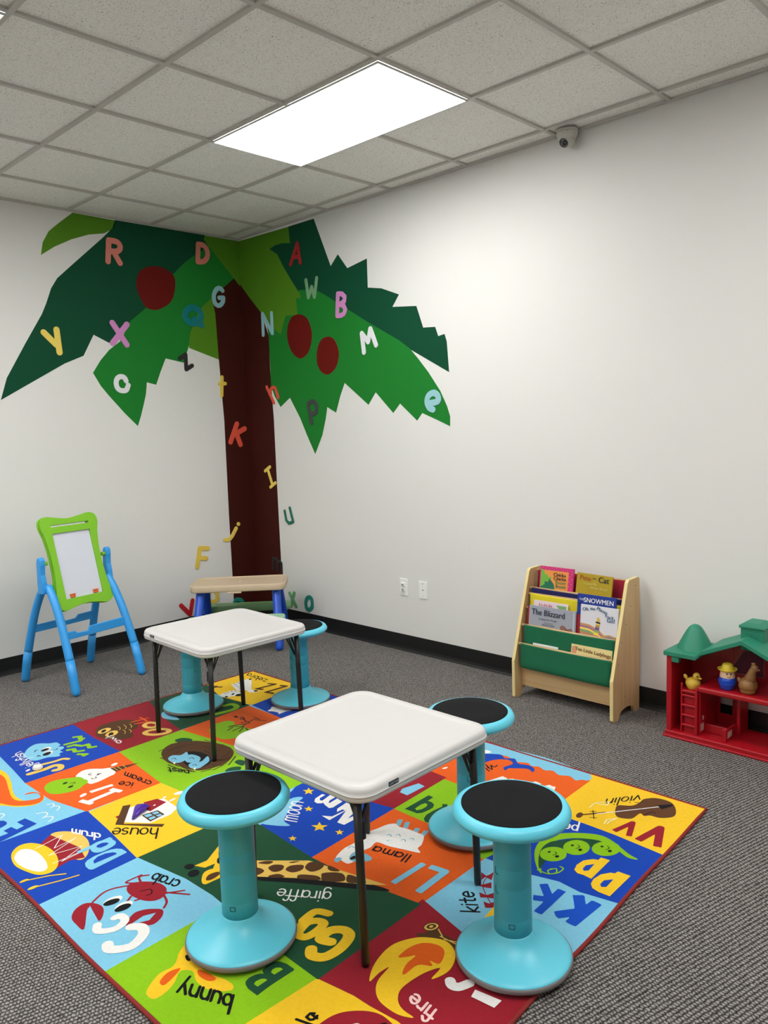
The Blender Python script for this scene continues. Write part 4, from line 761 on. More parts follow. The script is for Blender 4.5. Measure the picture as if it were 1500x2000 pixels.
# ------------------------------------------------------------------ foam letters on the walls
for lab, side, colr, r, st in LETTERS:
    rr = r/1000.; S_ = [[(a/1000., z/1000.) for a, z in pairs(s)] for s in st]
    allp = [p for s in S_ for p in s]; cx = sum(p[0] for p in allp)/len(allp); cz = sum(p[1] for p in allp)/len(allp)
    dep = .007
    b = MB()
    for q, (rad, d0) in enumerate(((rr, .0022), (rr, dep-.0015), (rr-.0018, dep))):
        lp = stroke_loops(S_, rad, .0022)
        V, T = fill(lp)
        if q < 2:
            z0, z1 = (.0022, .0022) if q == 0 else (.0022, dep-.0015)
        if q == 1:
            for L in lp:
                n = len(L); vs = [wallpt(side, p[0]-cx, p[1]-cz, .0018) for p in L]+[wallpt(side, p[0]-cx, p[1]-cz, dep-.0015) for p in L]
                b.raw(vs, [(i, (i+1) % n, n+(i+1) % n, n+i) for i in range(n)], smooth=True)
            b.raw([wallpt(side, p[0]-cx, p[1]-cz, dep-.0015) for p in V], [t for t in T])
        if q == 2:
            b.raw([wallpt(side, p[0]-cx, p[1]-cz, dep) for p in V], [t for t in T])
            for L in lp:
                n = len(L); c0 = [wallpt(side, p[0]-cx, p[1]-cz, dep) for p in L]
                out_ = []
                for i, p in enumerate(L):
                    a, c = L[i-1], L[(i+1) % n]; tx, ty = c[0]-a[0], c[1]-a[1]; L_ = math.hypot(tx, ty)+1e-9
                    # outward = away from the centre line
                    nx_, ny_ = ty/L_, -tx/L_
                    best = min((math.hypot(p[0]+nx_*.002-s[k][0]-max(0, min(1, ((p[0]-s[k][0])*(s[k+1][0]-s[k][0])+(p[1]-s[k][1])*(s[k+1][1]-s[k][1]))/((s[k+1][0]-s[k][0])**2+(s[k+1][1]-s[k][1])**2+1e-12)))*(s[k+1][0]-s[k][0]),
                                           p[1]+ny_*.002-s[k][1]-max(0, min(1, ((p[0]-s[k][0])*(s[k+1][0]-s[k][0])+(p[1]-s[k][1])*(s[k+1][1]-s[k][1]))/((s[k+1][0]-s[k][0])**2+(s[k+1][1]-s[k][1])**2+1e-12)))*(s[k+1][1]-s[k][1])) for s in S_ for k in range(len(s)-1)))
                    sg = 1 if best > rr-.0018 else -1
                    out_.append(wallpt(side, p[0]+sg*nx_*.0018-cx, p[1]+sg*ny_*.0018-cz, dep-.0015))
                b.raw(c0+out_, [(i, (i+1) % n, n+(i+1) % n, n+i) for i in range(n)], smooth=True)
    bmesh.ops.recalc_face_normals(b.bm, faces=b.bm.faces[:])
    tag(b.done('foam_letter', colr, None, wallpt(side, cx, cz, 0)), lab, 'foam letter', 'foam letters scattered over the palm tree mural')
# ------------------------------------------------------------------ alphabet rug
RO = (2.65, -1.92)
rug = None
b = MB(); names = []
def rmi(c):
    if c not in names: names.append(c)
    return names.index(c)
rmi('rugside'); rmi('rug_sky')
corners = [(1.236-RO[0], -.951-RO[1]), (1.215-RO[0], -2.905-RO[1]), (4.19-RO[0], -2.905-RO[1]), (4.075-RO[0], -.889-RO[1])]
edge = []
for k in range(4):
    a, c = corners[k], corners[(k+1) % 4]
    for t in range(24):
        q = t/24.; nx_, ny_ = c[1]-a[1], -(c[0]-a[0]); L_ = math.hypot(nx_, ny_); wv = .0035*math.sin(q*19+k*2)*math.sin(q*math.pi)
        edge.append((a[0]+(c[0]-a[0])*q+nx_/L_*wv, a[1]+(c[1]-a[1])*q+ny_/L_*wv))
n = len(edge)
b.raw([(x, y, 0) for x, y in edge]+[(x, y, .0088) for x, y in edge], [tuple(range(n))[::-1]]+[(i, (i+1) % n, n+(i+1) % n, n+i) for i in range(n)], 0)
V, T = fill([edge]); b.raw([(x, y, .0088) for x, y in V], T, 1)
ncell = 0
for lv, colr, kind, *d in RUG:
    z = .009+lv*.00014
    if lv == 1 and kind == 'p': ncell += 1; z -= .000005*ncell; seen = {}
    elif lv > 1: seen[lv] = seen.get(lv, 0)+1; z += min(.00001*seen[lv], .00012)
    mi_ = rmi('rug_'+colr)
    if kind in 'pc':
        P = [(x/1000., y/1000.) for x, y in pairs(d[0])]
        if kind == 'c': P = [tuple(v) for v in catmull(P, 4)]
        loops = [P]
    else:
        ss = [[(x/1000., y/1000.) for x, y in pairs(s)] for s in d[1]]
        if kind == 't': ss = [[tuple(v) for v in catmull(s, 5, False)] for s in ss]
        loops = stroke_loops(ss, d[0]/1000., butt=(kind == 'b'))
    V, T = fill(loops); b.raw([(x, y, z) for x, y in V], T, mi_)
rug = b.done('alphabet_rug', names, None, (RO[0], RO[1], 0))
tag(rug, 'large colourful alphabet picture rug with animal squares under the white tables', 'rug')
b = MB(); ring = [(x, y, .0065) for x, y in edge]; b.tube(ring+[ring[0]], .0062, 8, caps=False); b.done('binding', 'binding', rug)['label'] = 'dark red bound edge'
TOPZ = .0115
# ------------------------------------------------------------------ folding children's tables
def make_table(loc, rz, label):
    t = tag(empty('folding_table', loc, rz), label, 'table', 'small white plastic folding tables')
    hx = .305; zt = .540
    prof = [(.020, .495, .05), (.004, .4955, .062), (.001, .499, .066), (.0, .506, .066), (.0004, .512, .066), (-.0008, .5128, .066), (-.0010, .5136, .066), (-.0004, .5144, .066), (.0012, .5150, .065), (.0010, .524, .066), (.0030, .531, .064),
            (.008, .5370, .060), (.016, .5398, .054), (.028, .5405, .046), (.036, .5400, .042), (.040, .5384, .040), (.043, .5376, .038), (.06, .5374, .03)]
    loops = [[(x, y, z) for x, y in rrect(hx-i, hx-i, r, 8)] for i, z, r in prof]
    b = MB(); b.rings(loops); b.done('tabletop', 'tabletop', t)
    for s in (-1, 1): b = MB(); b.tube([(s*.245, -.25, .489), (s*.245, .25, .489)], .010, 10); b.done('frame_rail', 'blackmetal', t)
    for sx in (-1, 1):
        for sy in (-1, 1):
            lx, ly = sx*.247, sy*.262
            b = MB(); b.tube([(lx, ly, .49), (lx+sx*.004, ly, .3), (lx+sx*.010, ly, .012), (lx+sx*.010, ly, .0)], [.0125, .0125, .012, .0105], 14)
            lg = b.done('leg', 'blackmetal', t)
            yy = ly-sy*.014
            for q in (.058, .042):
                b = MB(); b.tube([(lx-sx*.004, yy, .385), (lx-sx*q, yy, .492)], .0042, 8, flat=.6); b.done('brace', 'blackmetal', lg)
            b = MB(); b.box((lx+sx*.006, ly-sy*.014, .395), (.014, .012, .05), .003); b.done('brace_clip', 'blackmetal', lg)
            b = MB(); b.tube([(lx, ly, .40), (lx, ly-sy*.055, .492)], .0055, 8); b.done('lock_bar', 'blackmetal', lg)
    # small badge on the edge facing +x, towards its near corner
    b = MB(); b.box((hx-.0004, -.172, .523), (.003, .040, .013), .001); bd = b.done('badge', 'badge', t)
    V, F = text2d('LIFETIME', .0098); b = MB(); b.raw([(hx+.0014, -.172+x, .5197+y) for x, y in V], F); b.done('badge_lettering', 'badgetxt', bd)
    return t
t1 = make_table((3.468, -2.135, TOPZ), .012, 'white plastic folding table in the foreground, between three turquoise stools')
t2 = dup(t1, (1.955, -1.621, TOPZ), math.radians(-90)-.030, 'white plastic folding table farther back, in front of the picnic table')
# ------------------------------------------------------------------ wobble stools
def make_stool(loc, label, h=.462):
    s = tag(empty('wobble_stool', loc), label, 'stool', 'turquoise wobble stools around the folding tables')
    R = .163
    b = MB(); b.lathe([(0, .004), (.10, .004), (.14, .010), (R-.004, .020), (R-.0015, .0245), (R-.0035, .0275), (.150, .0325), (.125, .0415), (.10, .0520), (.08, .0630), (.067, .0735), (.0595, .0830), (.0555, .0910), (.0535, .0935), (0, .0935)], 64); b.done('base', 'stool', s)
    b = MB(); b.lathe([(.135, .0), (.150, .0035), (R+.0005, .0105), (R+.0025, .0165), (R+.0015, .0225), (R-.001, .0255), (R-.004, .0235), (R-.006, .020), (.14, .010)], 64); b.done('base_ring', 'ring', s)
    z1 = h-.08
    col = [(.0535, .08), (.0530, .140), (.0527, .1412), (.0530, .1424), (.0528, .232), (.0524, .2332), (.0528, .2344), (.0526, .288), (.0522, .2892), (.0526, .2904), (.0524, z1), (.055, z1+.012)]
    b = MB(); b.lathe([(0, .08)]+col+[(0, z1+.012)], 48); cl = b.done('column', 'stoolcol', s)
    def outline_latch(a, z, w_, hh, sides):
        b = MB(); r_ = .0533 if z < .15 else .0530
        P = {'b': ((-w_/2, -hh/2), (w_/2, -hh/2)), 't': ((-w_/2, hh/2), (w_/2, hh/2)), 'l': ((-w_/2, -hh/2), (-w_/2, hh/2)), 'r': ((w_/2, -hh/2), (w_/2, hh/2))}
        for k in sides:
            (u0, v0), (u1, v1) = P[k]; pts = []
            for q in range(5):
                u, v = u0+(u1-u0)*q/4, v0+(v1-v0)*q/4; an = a+u/r_; pts.append((r_*math.cos(an), r_*math.sin(an), z+v))
            b.tube(pts, .0010, 6)
        b.done('latch', 'groove', cl)
    outline_latch(math.radians(-58), .128, .016, .012, 'btlr')
    outline_latch(math.radians(-108), .223, .012, .018, 'bl'); outline_latch(math.radians(-108), .279, .012, .018, 'bl')
    b = MB(); b.lathe([(.050, z1), (.0535, z1), (.062, z1+.008), (.085, z1+.019), (.115, z1+.031), (.145, z1+.041), (.158, z1+.047), (R, z1+.055), (R+.0008, z1+.0605), (R-.002, z1+.0665), (.157, z1+.0740), (.149, z1+.0785), (.140, z1+.0800), (.137, z1+.0795), (0, z1+.0795)], 64)
    b.done('seat', 'stool', s)
    b = MB(); b.lathe([(.1385, z1+.0790), (.1383, z1+.0812), (.1365, z1+.0822), (.08, z1+.0818), (0, z1+.0815)], 64); b.done('seat_pad', 'pad', s)['label'] = 'black non-slip seat pad'
    return s
st = make_stool((3.368, -2.559, TOPZ), 'turquoise wobble stool at the front left of the nearer white table')
dup(st, (4.020, -2.092, TOPZ), math.radians(0), 'turquoise wobble stool nearest the bottom right, front of the nearer white table')
dup(st, (3.496, -1.609, TOPZ), math.radians(50), 'turquoise wobble stool half hidden behind the right corner of the nearer white table')
dup(st, (1.517, -1.558, TOPZ), math.radians(100), 'turquoise wobble stool underneath the farther white table, seat hidden')
dup(st, (1.902, -1.112, TOPZ), math.radians(20), 'turquoise wobble stool behind the right corner of the farther white table').scale = (1, 1, .93)
# ------------------------------------------------------------------ easel
ez = tag(empty('toddler_easel', (.473, -1.698, 0), math.radians(8.9)), 'child easel with green-framed whiteboard on blue A-frame legs against the left wall', 'easel')
# local: x = towards the room (depth), y = along the wall
W = .232
for sy in (-1, 1):
    for sx in (-1, 1):
        pts = [(sx*.020, sy*.205, .628), (sx*.075, sy*.210, .555), (sx*.135, sy*.216, .44), (sx*.185, sy*.222, .31), (sx*.222, sy*.227, .20)]
        pts = [tuple(v) for v in catmull([Vector(p) for p in pts], 4, False)]
        b = MB(); b.tube(pts, [.0222+.0008*k/len(pts) for k in range(len(pts))], 16, flat=1.12, upv=(1, 0, 0))
        lg = b.done('leg', 'eblue', ez)
        pts = [(sx*.221, sy*.227, .205), (sx*.246, sy*.230, .12), (sx*.268, sy*.232, .028), (sx*.272, sy*.2325, .012), (sx*.273, sy*.2325, .001)]
        b = MB(); b.tube(pts, [.0234, .0236, .0238, .0205, .009], 16, flat=1.12, upv=(1, 0, 0)); b.done('foot', 'eblue', lg)
for sx in (-1, 1):
    b = MB(); x0 = sx*.192
    poly = [(-.212, -.028), (.212, -.028), (.212, .028), (-.035, .024), (-.05, .022), (-.06, -.002), (-.135, .002), (-.145, .016), (-.212, .020)] if sx == 1 else [(-.212, -.024), (.212, -.024), (.212, .028), (.10, .026), (.08, .006), (.01, .004), (-.01, .024), (-.212, .022)]
    M_ = Matrix.Translation((x0-sx*.022, 0, .345)) @ Matrix(((0, 0, 1, 0), (1, 0, 0, 0), (0, 1, 0, 0), (0, 0, 0, 1))) @ Matrix.Translation((0, 0, -.007))
    b.prism(poly, .014, M_, .003); b.done('crossbar', 'eblue', ez)
for sy in (-1, 1):
    b = MB(); y0 = sy*.2285
    poly = [(-.026, .585), (.026, .585), (.028, .61), (.026, .655), (.016, .70), (.018, .735), (.022, .765), (.020, .79), (.010, .805), (-.006, .806), (-.018, .796), (-.026, .77), (-.028, .70), (-.032, .64)]
    M_ = Matrix.Translation((0, y0+.017, 0)) @ Matrix(((1, 0, 0, 0), (0, 0, -1, 0), (0, 1, 0, 0), (0, 0, 0, 1)))
    b.prism(poly, .034, M_, .006); br = b.done('pivot_arm', 'eblue', ez)
    b = MB(); b.tube([(0, sy*.190, .765), (0, sy*.214, .765)], .013, 16); b.done('pivot_pin', 'egreen', br)
# board, tilted: top back
tl = math.atan2(.14, .57)
Mb = Matrix.Translation((.010, 0, .752)) @ Matrix.Rotation(-tl, 4, 'Y') @ Matrix(((0, 0, 1, 0), (1, 0, 0, 0), (0, 1, 0, 0), (0, 0, 0, 1)))
def outline(k):   # wavy frame outline, k = inset
    P = [(-.145, -.292), (-.185, -.275), (-.197, -.235), (-.183, -.17), (-.172, -.08), (-.170, 0), (-.172, .08), (-.183, .17), (-.199, .23), (-.190, .275), (-.15, .294), (-.10, .286), (0, .272), (.10, .286), (.15, .294), (.190, .275), (.199, .23), (.183, .17), (.172, .08), (.170, 0), (.172, -.08), (.183, -.17), (.197, -.235), (.185, -.275), (.145, -.292), (.08, -.280), (0, -.270), (-.08, -.280)]
    P = [Vector((x, y)) for x, y in P]; out = []
    for v in catmull(P, 3):
        L_ = v.length; out.append((v.x*(1-k/ max(.05, abs(v.x)+.0)) if abs(v.x) > .1 else v.x, v.y*(1-k/max(.05, abs(v.y))) if abs(v.y) > .1 else v.y))
    return out[::-1]
b = MB(); hole = [(-.129, -.222), (.129, -.222), (.129, .185), (-.129, .185)]; slot = [(-.130, .225), (.130, .225), (.130, .237), (-.130, .237)]
def plate(mb, k0, z0, z1, mi_=0):
    o_ = outline(k0); ls = [o_, hole, slot]
    V, T = fill(ls)
    for z, fl in ((z1, False), (z0, True)):
        mb.raw([Mb @ Vector((x, y, z)) for x, y in V], [t[::-1] if fl else t for t in T], mi_)
    for L in ls:
        n_ = len(L); vs = [Mb @ Vector((x, y, z0)) for x, y in L]+[Mb @ Vector((x, y, z1)) for x, y in L]
        mb.raw(vs, [(i, (i+1) % n_, n_+(i+1) % n_, n_+i) for i in range(n_)], mi_)
plate(b, 0, -.018, -.002); plate(b, .006, -.001, .008); plate(b, .003, .009, .018)
b.done('board_frame', 'egreen', ez)
b = MB(); plate(b, .009, -.0015, -.0010); plate(b, .012, .0080, .0090); b.done('frame_seam', 'egreend', ez)
b = MB(); b.box((0, -.0185, .004), (.258, .407, .006), m=0, rot=None)
for v in b.bm.verts: v.co = Mb @ v.co
b.done('whiteboard', 'whiteboard', ez)
for sx in (-1, 1):
    b = MB(); b.box((sx*.080, -.222+.013, .014), (.030, .020, .012), .002); b.box((sx*.080, -.222+.024, .017), (.034, .005, .014), .001)
    for v in b.bm.verts: v.co = Mb @ v.co
    b.done('clip', 'eorange', ez)['label'] = 'orange paper clip'
# ------------------------------------------------------------------ picnic table in the corner
pt = tag(empty('toddler_picnic_table', (.583, -.558, 0), math.radians(47.26)), 'small plastic picnic table with beige top, green benches and blue legs in the corner', 'table')
# local x = along the table, local -y = towards the room
b = MB()
loops = [[(x, y, z) for x, y in rrect(.335-i, .172-i, r, 8)] for i, z, r in [(.01, .402, .05), (.003, .404, .055), (.0, .410, .06), (0, .444, .06), (.002, .449, .06), (.006, .451, .055), (.013, .450, .05), (.018, .445, .05), (.024, .443, .045)]]
b.rings(loops); b.box((-.02, -.165, .398), (.10, .02, .012), .004); b.done('tabletop', 'beige', pt)
b = MB(); b.tube([(0, 0, .4425), (0, 0, .4445)], .010, 16); b.done('drain_hole', 'capwhite', pt)
for sy in (-1, 1):
    zb = .035 if sy < 0 else 0
    b = MB(); loops = [[(x, y+sy*.285, z+zb) for x, y in rrect(.335-i, .062-i, r, 6)] for i, z, r in [(.008, .168, .03), (.0, .174, .035), (0, .209, .04), (.004, .215, .04), (.010, .216, .035), (.016, .212, .03)]]
    b.rings(loops); o = b.done('bench', 'pgreen' if sy > 0 else 'pgreen2', pt)
for sx in (-1, 1):
    for sy in (-1, 1):
        pts = [(sx*.265, sy*.09, .41), (sx*.27, sy*.135, .32), (sx*.278, sy*.20, .2), (sx*.285, sy*.262, .06), (sx*.285, sy*.278, .012)]
        b = MB(); b.tube([tuple(v) for v in catmull([Vector(p) for p in pts], 4, False)]+[(sx*.285, sy*.280, .001)], [.030]*12+[.028]*4+[.024, .014], 18)
        b.done('leg', 'pblue', pt)
    b = MB(); b.tube([(sx*.279, -.22, .16), (sx*.279, .22, .16)], .020, 12); b.done('crossbar', 'pblue', pt)
# ------------------------------------------------------------------ sling bookshelf
SX0, SX1 = 2.765, 3.372
sh = tag(empty('sling_bookshelf', ((SX0+SX1)/2, -.03, 0)), 'low maple sling bookshelf holding picture books against the right wall', 'bookshelf')
hw = (SX1-SX0)/2
def side_poly():
    # in (d, z): d = distance from the back edge towards the room
    P = [(0, 0), (.052, 0), (.062, .018)]
    for k in range(1, 8):
        a = math.pi*k/8; P.append((.138-.076*math.cos(a), .018+.030*math.sin(a)))
    P += [(.214, .018), (.226, .002), (.268, .0), (.280, .012), (.280, .214), (.274, .228), (.125, .690), (.112, .702), (.02, .704), (.008, .702), (.0, .690)]
    return P
Myz = Matrix(((0, 0, 1, 0), (-1, 0, 0, 0), (0, 1, 0, 0), (0, 0, 0, 1)))   # local (d,z,t) -> (x=t, y=-d, z)
for s in (-1, 1):
    b = MB(); x0 = s*hw-(.017 if s > 0 else 0)
    b.prism(side_poly(), .017, Matrix.Translation((x0, 0, 0)) @ Myz); sp = b.done('side_panel', 'maple', sh)
    # pale edge band along the front and top
    P = side_poly()[11:]; b = MB(); A = [(x0+.0004, -d, z) for d, z in P]; 
    off = []
    for i, (d, z) in enumerate(P):
        a, c = P[max(i-1, 0)], P[min(i+1, len(P)-1)]; tx, tz = c[0]-a[0], c[1]-a[1]; L_ = math.hypot(tx, tz); off.append((d+tz/L_*.0012, z-tx/L_*.0012))
    r0 = [(x0-.0004, -d, z) for d, z in off]; r1 = [(x0+.0174, -d, z) for d, z in off]; n_ = len(P)
    b.raw(r0+r1, [(i, i+1, n_+i+1, n_+i) for i in range(n_-1)]); b.done('edge_band', 'edge', sp)
    if s > 0:
        for d, z in ((.045, .665), (.093, .565), (.142, .480), (.187, .395), (.225, .290), (.16, .11)): b = MB(); b.tube([(s*hw, -d, z), (s*hw+.0008, -d, z)], .0028, 10); b.done('screw', 'groove', sp)
b = MB(); b.box((0, -.205, .115), (2*hw-.034, .015, .108)); b.done('lower_rail', 'maple_x', sh)
b = MB(); b.box((0, -.012, .13), (2*hw-.034, .015, .08)); b.done('back_rail', 'maple_x', sh)
def sling(mt, yf, zt, drop, yb, zb, name='fabric_sling', belly=.012):
    # front panel from the dowel down, round the pocket floor and up to the rear dowel
    pr = [(yf, zt+.006), (yf-.007, zt+.002), (yf-.008, zt-.006), (yf-.003-belly*.5, zt-drop*.35), (yf-belly, zt-drop*.75), (yf-belly*.6, zt-drop*.96), (yf+.012, zt-drop), (yf+.035, zt-drop+.004), (yf+.05, zt-drop+.03), (yb, zb)]
    pr = [tuple(v) for v in catmull([Vector(p) for p in pr], 3, False)]
    xs_ = [(-hw+.036)+(2*hw-.062)*k/14 for k in range(15)]; V = []
    for i, x in enumerate(xs_):
        t = (x/(hw-.022))
        for j, (y, z) in enumerate(pr):
            w_ = .003*math.sin(9*x+j*.25)*(j/len(pr)); sag = .004*(1-t*t)*(1 if j < 6 else 0)
            V.append((x, y+.03+w_, z-sag))
    m_ = len(pr); F = [(i*m_+j, i*m_+j+1, (i+1)*m_+j+1, (i+1)*m_+j) for i in range(14) for j in range(m_-1)]
    b = MB(); b.raw(V, F, smooth=True); o = b.done(name, mt, sh); sm = o.modifiers.new('cloth', 'SOLIDIFY'); sm.thickness = .0022
    return o
def dowel(y, z):
    b = MB(); b.tube([(-hw+.015, y+.03, z), (hw-.015, y+.03, z)], .0075, 12); b.done('dowel', 'maple_x', sh)
tiers = [('sgreen', -.272, .303, .135, -.215, .27), ('sgreen', -.238, .402, .17, -.185, .35), ('sred', -.192, .492, .19, -.145, .45), ('snavy', -.158, .597, .20, -.10, .56)]
for mt_, y, z, dr, yb, zb in tiers: sling(mt_, y, z, dr, yb, zb); dowel(y+.004, z)
# yellow sling shows only on the left and right, between the navy and the red one
sling('syellow', -.170, .566, .19, -.125, .52); dowel(-.166, .566)
# rear red panel hanging from the top dowel
b = MB(); V = []; nxs = 12
for i in range(nxs+1):
    x = (-hw+.030)+(2*hw-.060)*i/nxs
    for j, (y, z) in enumerate([(-.082, .690), (-.088, .684), (-.089, .66), (-.094, .60), (-.103, .52), (-.115, .45)]): V.append((x, y+.03+.0015*math.sin(8*x), z))
b.raw(V, [(i*6+j, i*6+j+1, (i+1)*6+j+1, (i+1)*6+j) for i in range(nxs) for j in range(5)], smooth=True)
o = b.done('fabric_sling', 'sred', sh); sm = o.modifiers.new('cloth', 'SOLIDIFY'); sm.thickness = .0022; dowel(-.078, .683)
# ------------------------------------------------------------------ picture books
def book(label, x0, x1, z1, y, h, cover, tilt=9, th=.009, art=(), texts=(), skew=0, pages='capwhite'):
    w_ = x1-x0; o = tag(empty('picture_book', ((x0+x1)/2, y, z1)), label, 'book', 'picture books in the sling bookshelf')
    o.rotation_euler = (math.radians(-tilt), math.radians(skew), 0)
    # local: x right, z up (0 at top, down to -h), -y outward, front face at y=0
    b = MB(); b.box((0, .001, -h/2), (w_, .002, h), .0008); b.box((0, th-.001, -h/2), (w_, .002, h), .0008); b.box((-w_/2+.001, th/2, -h/2), (.002, th, h), .0006); b.done('cover', cmat('cover_%d_%d_%d' % cover, cover), o)
    b = MB(); b.box((.001, th/2, -h/2), (w_-.010, th-.004, h-.008)); b.done('pages', pages, o)
    if art:
        b = MB(); ms = []
        for k, (colr, P) in enumerate(art):
            mm = cmat('cover_%d_%d_%d' % colr, colr); 
            if mm not in ms: ms.append(mm)
            V, T = fill([[(px*w_-w_/2, -pz*h) for px, pz in P]]); b.raw([(x, -.0003-.00015*k, z) for x, z in V], T, ms.index(mm))
        b.done('cover_art', ms, o)
    if texts:
        b = MB(); ms = []
        for body, size, tx, tz, colr, *rest in texts:
            mm = cmat('cover_%d_%d_%d' % colr, colr)
            if mm not in ms: ms.append(mm)
            V, F = text2d(body, size); sx_ = rest[0] if rest else 1; ra = math.radians(rest[1]) if len(rest) > 1 else 0
            b.raw([(tx*w_-w_/2+(vx*sx_*math.cos(ra)-vy*math.sin(ra)), -.0026, -tz*h+(vx*sx_*math.sin(ra)+vy*math.cos(ra))) for vx, vy in V], F, ms.index(mm))
            for dx in ((.0006, 0), (-.0006, 0)) if size > .02 else ((.0003, 0),):
                b.raw([(dx[0]+tx*w_-w_/2+(vx*sx_*math.cos(ra)-vy*math.sin(ra)), -.00255, -tz*h+(vx*sx_*math.sin(ra)+vy*math.cos(ra))) for vx, vy in V], F, ms.index(mm))
        b.done('title_lettering', ms, o)
    return o
K_ = (24, 20, 40)
dots = []
for i in range(15):
    dots.append(((240, 200, 215), [(.03+.066*i+.008*math.cos(a), (.022 if i % 2 else .05)+.008*math.sin(a)) for a in (0, 1.57, 3.14, 4.71)]))
for i in range(9):
    dots.append(((240, 200, 215), [((.90 if i % 2 else .955)+.010*math.cos(a), .11+.05*i+.008*math.sin(a)) for a in (0, 1.57, 3.14, 4.71)]))
book('picture book with pink dotted border and green leaf, titled Chicka Chicka Boom Boom', 2.836, 3.045, .722, -.124, .27, (206, 36, 112), th=.012,
     art=[((232, 148, 64), [(.03, .075), (.86, .075), (.86, 1), (.03, 1)]),
          ((110, 176, 60), [(.03, .08), (.06, .055), (.14, .11), (.16, .17), (.25, .16), (.24, .21), (.36, .21), (.34, .27), (.2, .32), (.22, .37), (.03, .43)]),
          ((20, 108, 78), [(.03, .43), (.16, .37), (.16, .31), (.26, .31), (.30, .24), (.38, .30), (.44, .35), (.46, .40), (.48, .47), (.48, .9), (.03, .9)])]+dots,
     texts=[('Chicka', .027, .60, .180, K_, 1.05), ('Chicka', .027, .61, .258, K_, 1.05), ('Boom', .027, .64, .332, (96, 140, 70)), ('Boom', .027, .65, .410, (30, 130, 90))])
book('olive yellow picture book, right end of the top row, titled Pete the Cat', 3.066, 3.274, .707, -.124, .27, (176, 150, 20), th=.010, skew=1.5,
     texts=[('Pete', .038, .25, .135, (176, 84, 30)), ('the', .016, .50, .095, (90, 50, 30)), ('Cat', .042, .76, .14, (26, 34, 44)), ('I Love My', .019, .40, .215, (214, 196, 110)), ('White Shoes', .019, .64, .285, (214, 196, 110))])
book('thin picture book with pinkish cover and green corner patch behind the grey snow book', 2.834, 3.048, .541, -.189, .13, (226, 206, 212), th=.004,
     art=[((120, 170, 100), [(.66, .10), (.95, .10), (.95, .27), (.76, .27)]), ((36, 36, 40), [(.74, .30), (.97, .30), (.97, .5), (.74, .5)])]+[((176, 40, 60), [(.16+.05*k, .20), (.175+.05*k, .10+.04*(k % 3)), (.19+.05*k, .12), (.18+.05*k, .24)]) for k in range(8)])
book('royal blue picture book titled The Snowmen Pop-Up in the right column', 3.106, 3.328, .612, -.1895, .25, (20, 54, 146), th=.008, tilt=6,
     art=[((14, 38, 120), [(.02, .2), (.1, .16), (.16, .24), (.08, .3)]), ((52, 92, 150), [(.22, .36), (.32, .26), (.45, .25), (.52, .32), (.56, .36)])],
     texts=[('THE', .016, .12, .135, (220, 224, 232)), ('SNOWMEN', .035, .56, .165, (236, 238, 242), .95), ('POP-UP', .018, .76, .30, (120, 132, 196))])
rb = []
for k, c in enumerate([(200, 150, 96), (170, 110, 150), (240, 216, 90), (120, 160, 120), (196, 130, 84), (150, 150, 170)]):
    z0 = .36+.04*k; rb.append((c, [(0, z0), (.25, z0+.01), (.5, z0+.08), (.7, z0+.20), (.86, z0+.36), (.8, z0+.40), (.6, z0+.22), (.4, z0+.12), (.2, z0+.055), (0, z0+.045)]))
for k, c in enumerate([(196, 150, 90), (110, 120, 150), (210, 190, 120)]):
    z0 = .54+.035*k; rb.append((c, [(.52, z0+.06), (.62, z0), (.8, z0-.03), (.98, z0), (.98, z0+.04), (.8, z0+.01), (.62, z0+.05)]))
for k, c in enumerate([(240, 222, 70), (196, 140, 80), (110, 90, 140), (150, 170, 110), (240, 222, 70), (214, 120, 140)]):
    t = k/6.; t2 = (k+1)/6.; f = lambda s: (.44-.10*s, .56+.07*s*.2); rb.append((c, [(.45-.09*t, .30+.30*t), (.53-.02*t, .31+.30*t), (.53-.02*t2, .31+.30*t2), (.45-.09*t2, .30+.30*t2)]))
rb.append(((40, 110, 170), [(.34, .60), (.55, .62), (.54, .72), (.26, .72)]))
rb += [((226, 190, 70), [(.45, .24), (.49, .20), (.53, .24), (.52, .29), (.46, .29)]), ((30, 26, 20), [(.42, .29), (.55, .30), (.54, .33), (.43, .32)])]
book("white picture book with rainbow stripes titled Oh, the Places You'll Go!", 3.137, 3.350, .562, -.210, .27, (222, 220, 226), th=.009, tilt=6, art=rb,
     texts=[('Oh,', .025, .15, .11, (24, 92, 130), 1, 14), ('the', .022, .33, .085, (24, 92, 130), 1, 4), ('Places', .026, .57, .10, (24, 92, 130), 1, -18), ("You'll", .022, .76, .20, (24, 92, 130), 1, -12), ('Go!', .030, .82, .275, (24, 92, 130))])
book('closed red hardcover book peeking out behind the grey snow book', 2.801, 3.127, .503, -.203, .20, (160, 20, 40), th=.006, tilt=7)
book('grey snowy picture book titled The Blizzard, front left of the third row', 2.819, 3.109, .515, -.212, .24, (158, 162, 172), th=.008, tilt=7,
     art=[((138, 100, 92), [(.68, .40), (.72, .34), (.78, .36), (.84, .42), (.92, .38), (.97, .46), (.94, .6), (.70, .6)]), ((104, 66, 58), [(.78, .44), (.86, .42), (.92, .48), (.88, .58), (.78, .58)]), ((196, 200, 206), [(.95, .02), (.97, .02), (.97, .9), (.95, .9)])],
     texts=[('The Blizzard', .046, .42, .20, (24, 30, 60), .9), ('by Betty Ren Wright', .0135, .42, .30, (70, 74, 84)), ('illustrated by', .010, .44, .37, (90, 94, 104)), ('Ronald Himler', .0135, .44, .42, (70, 74, 84))])
book('white book lying low in the front green pocket, only its top edge showing', 2.862, 3.020, .316, -.248, .11, (228, 232, 232), th=.012)
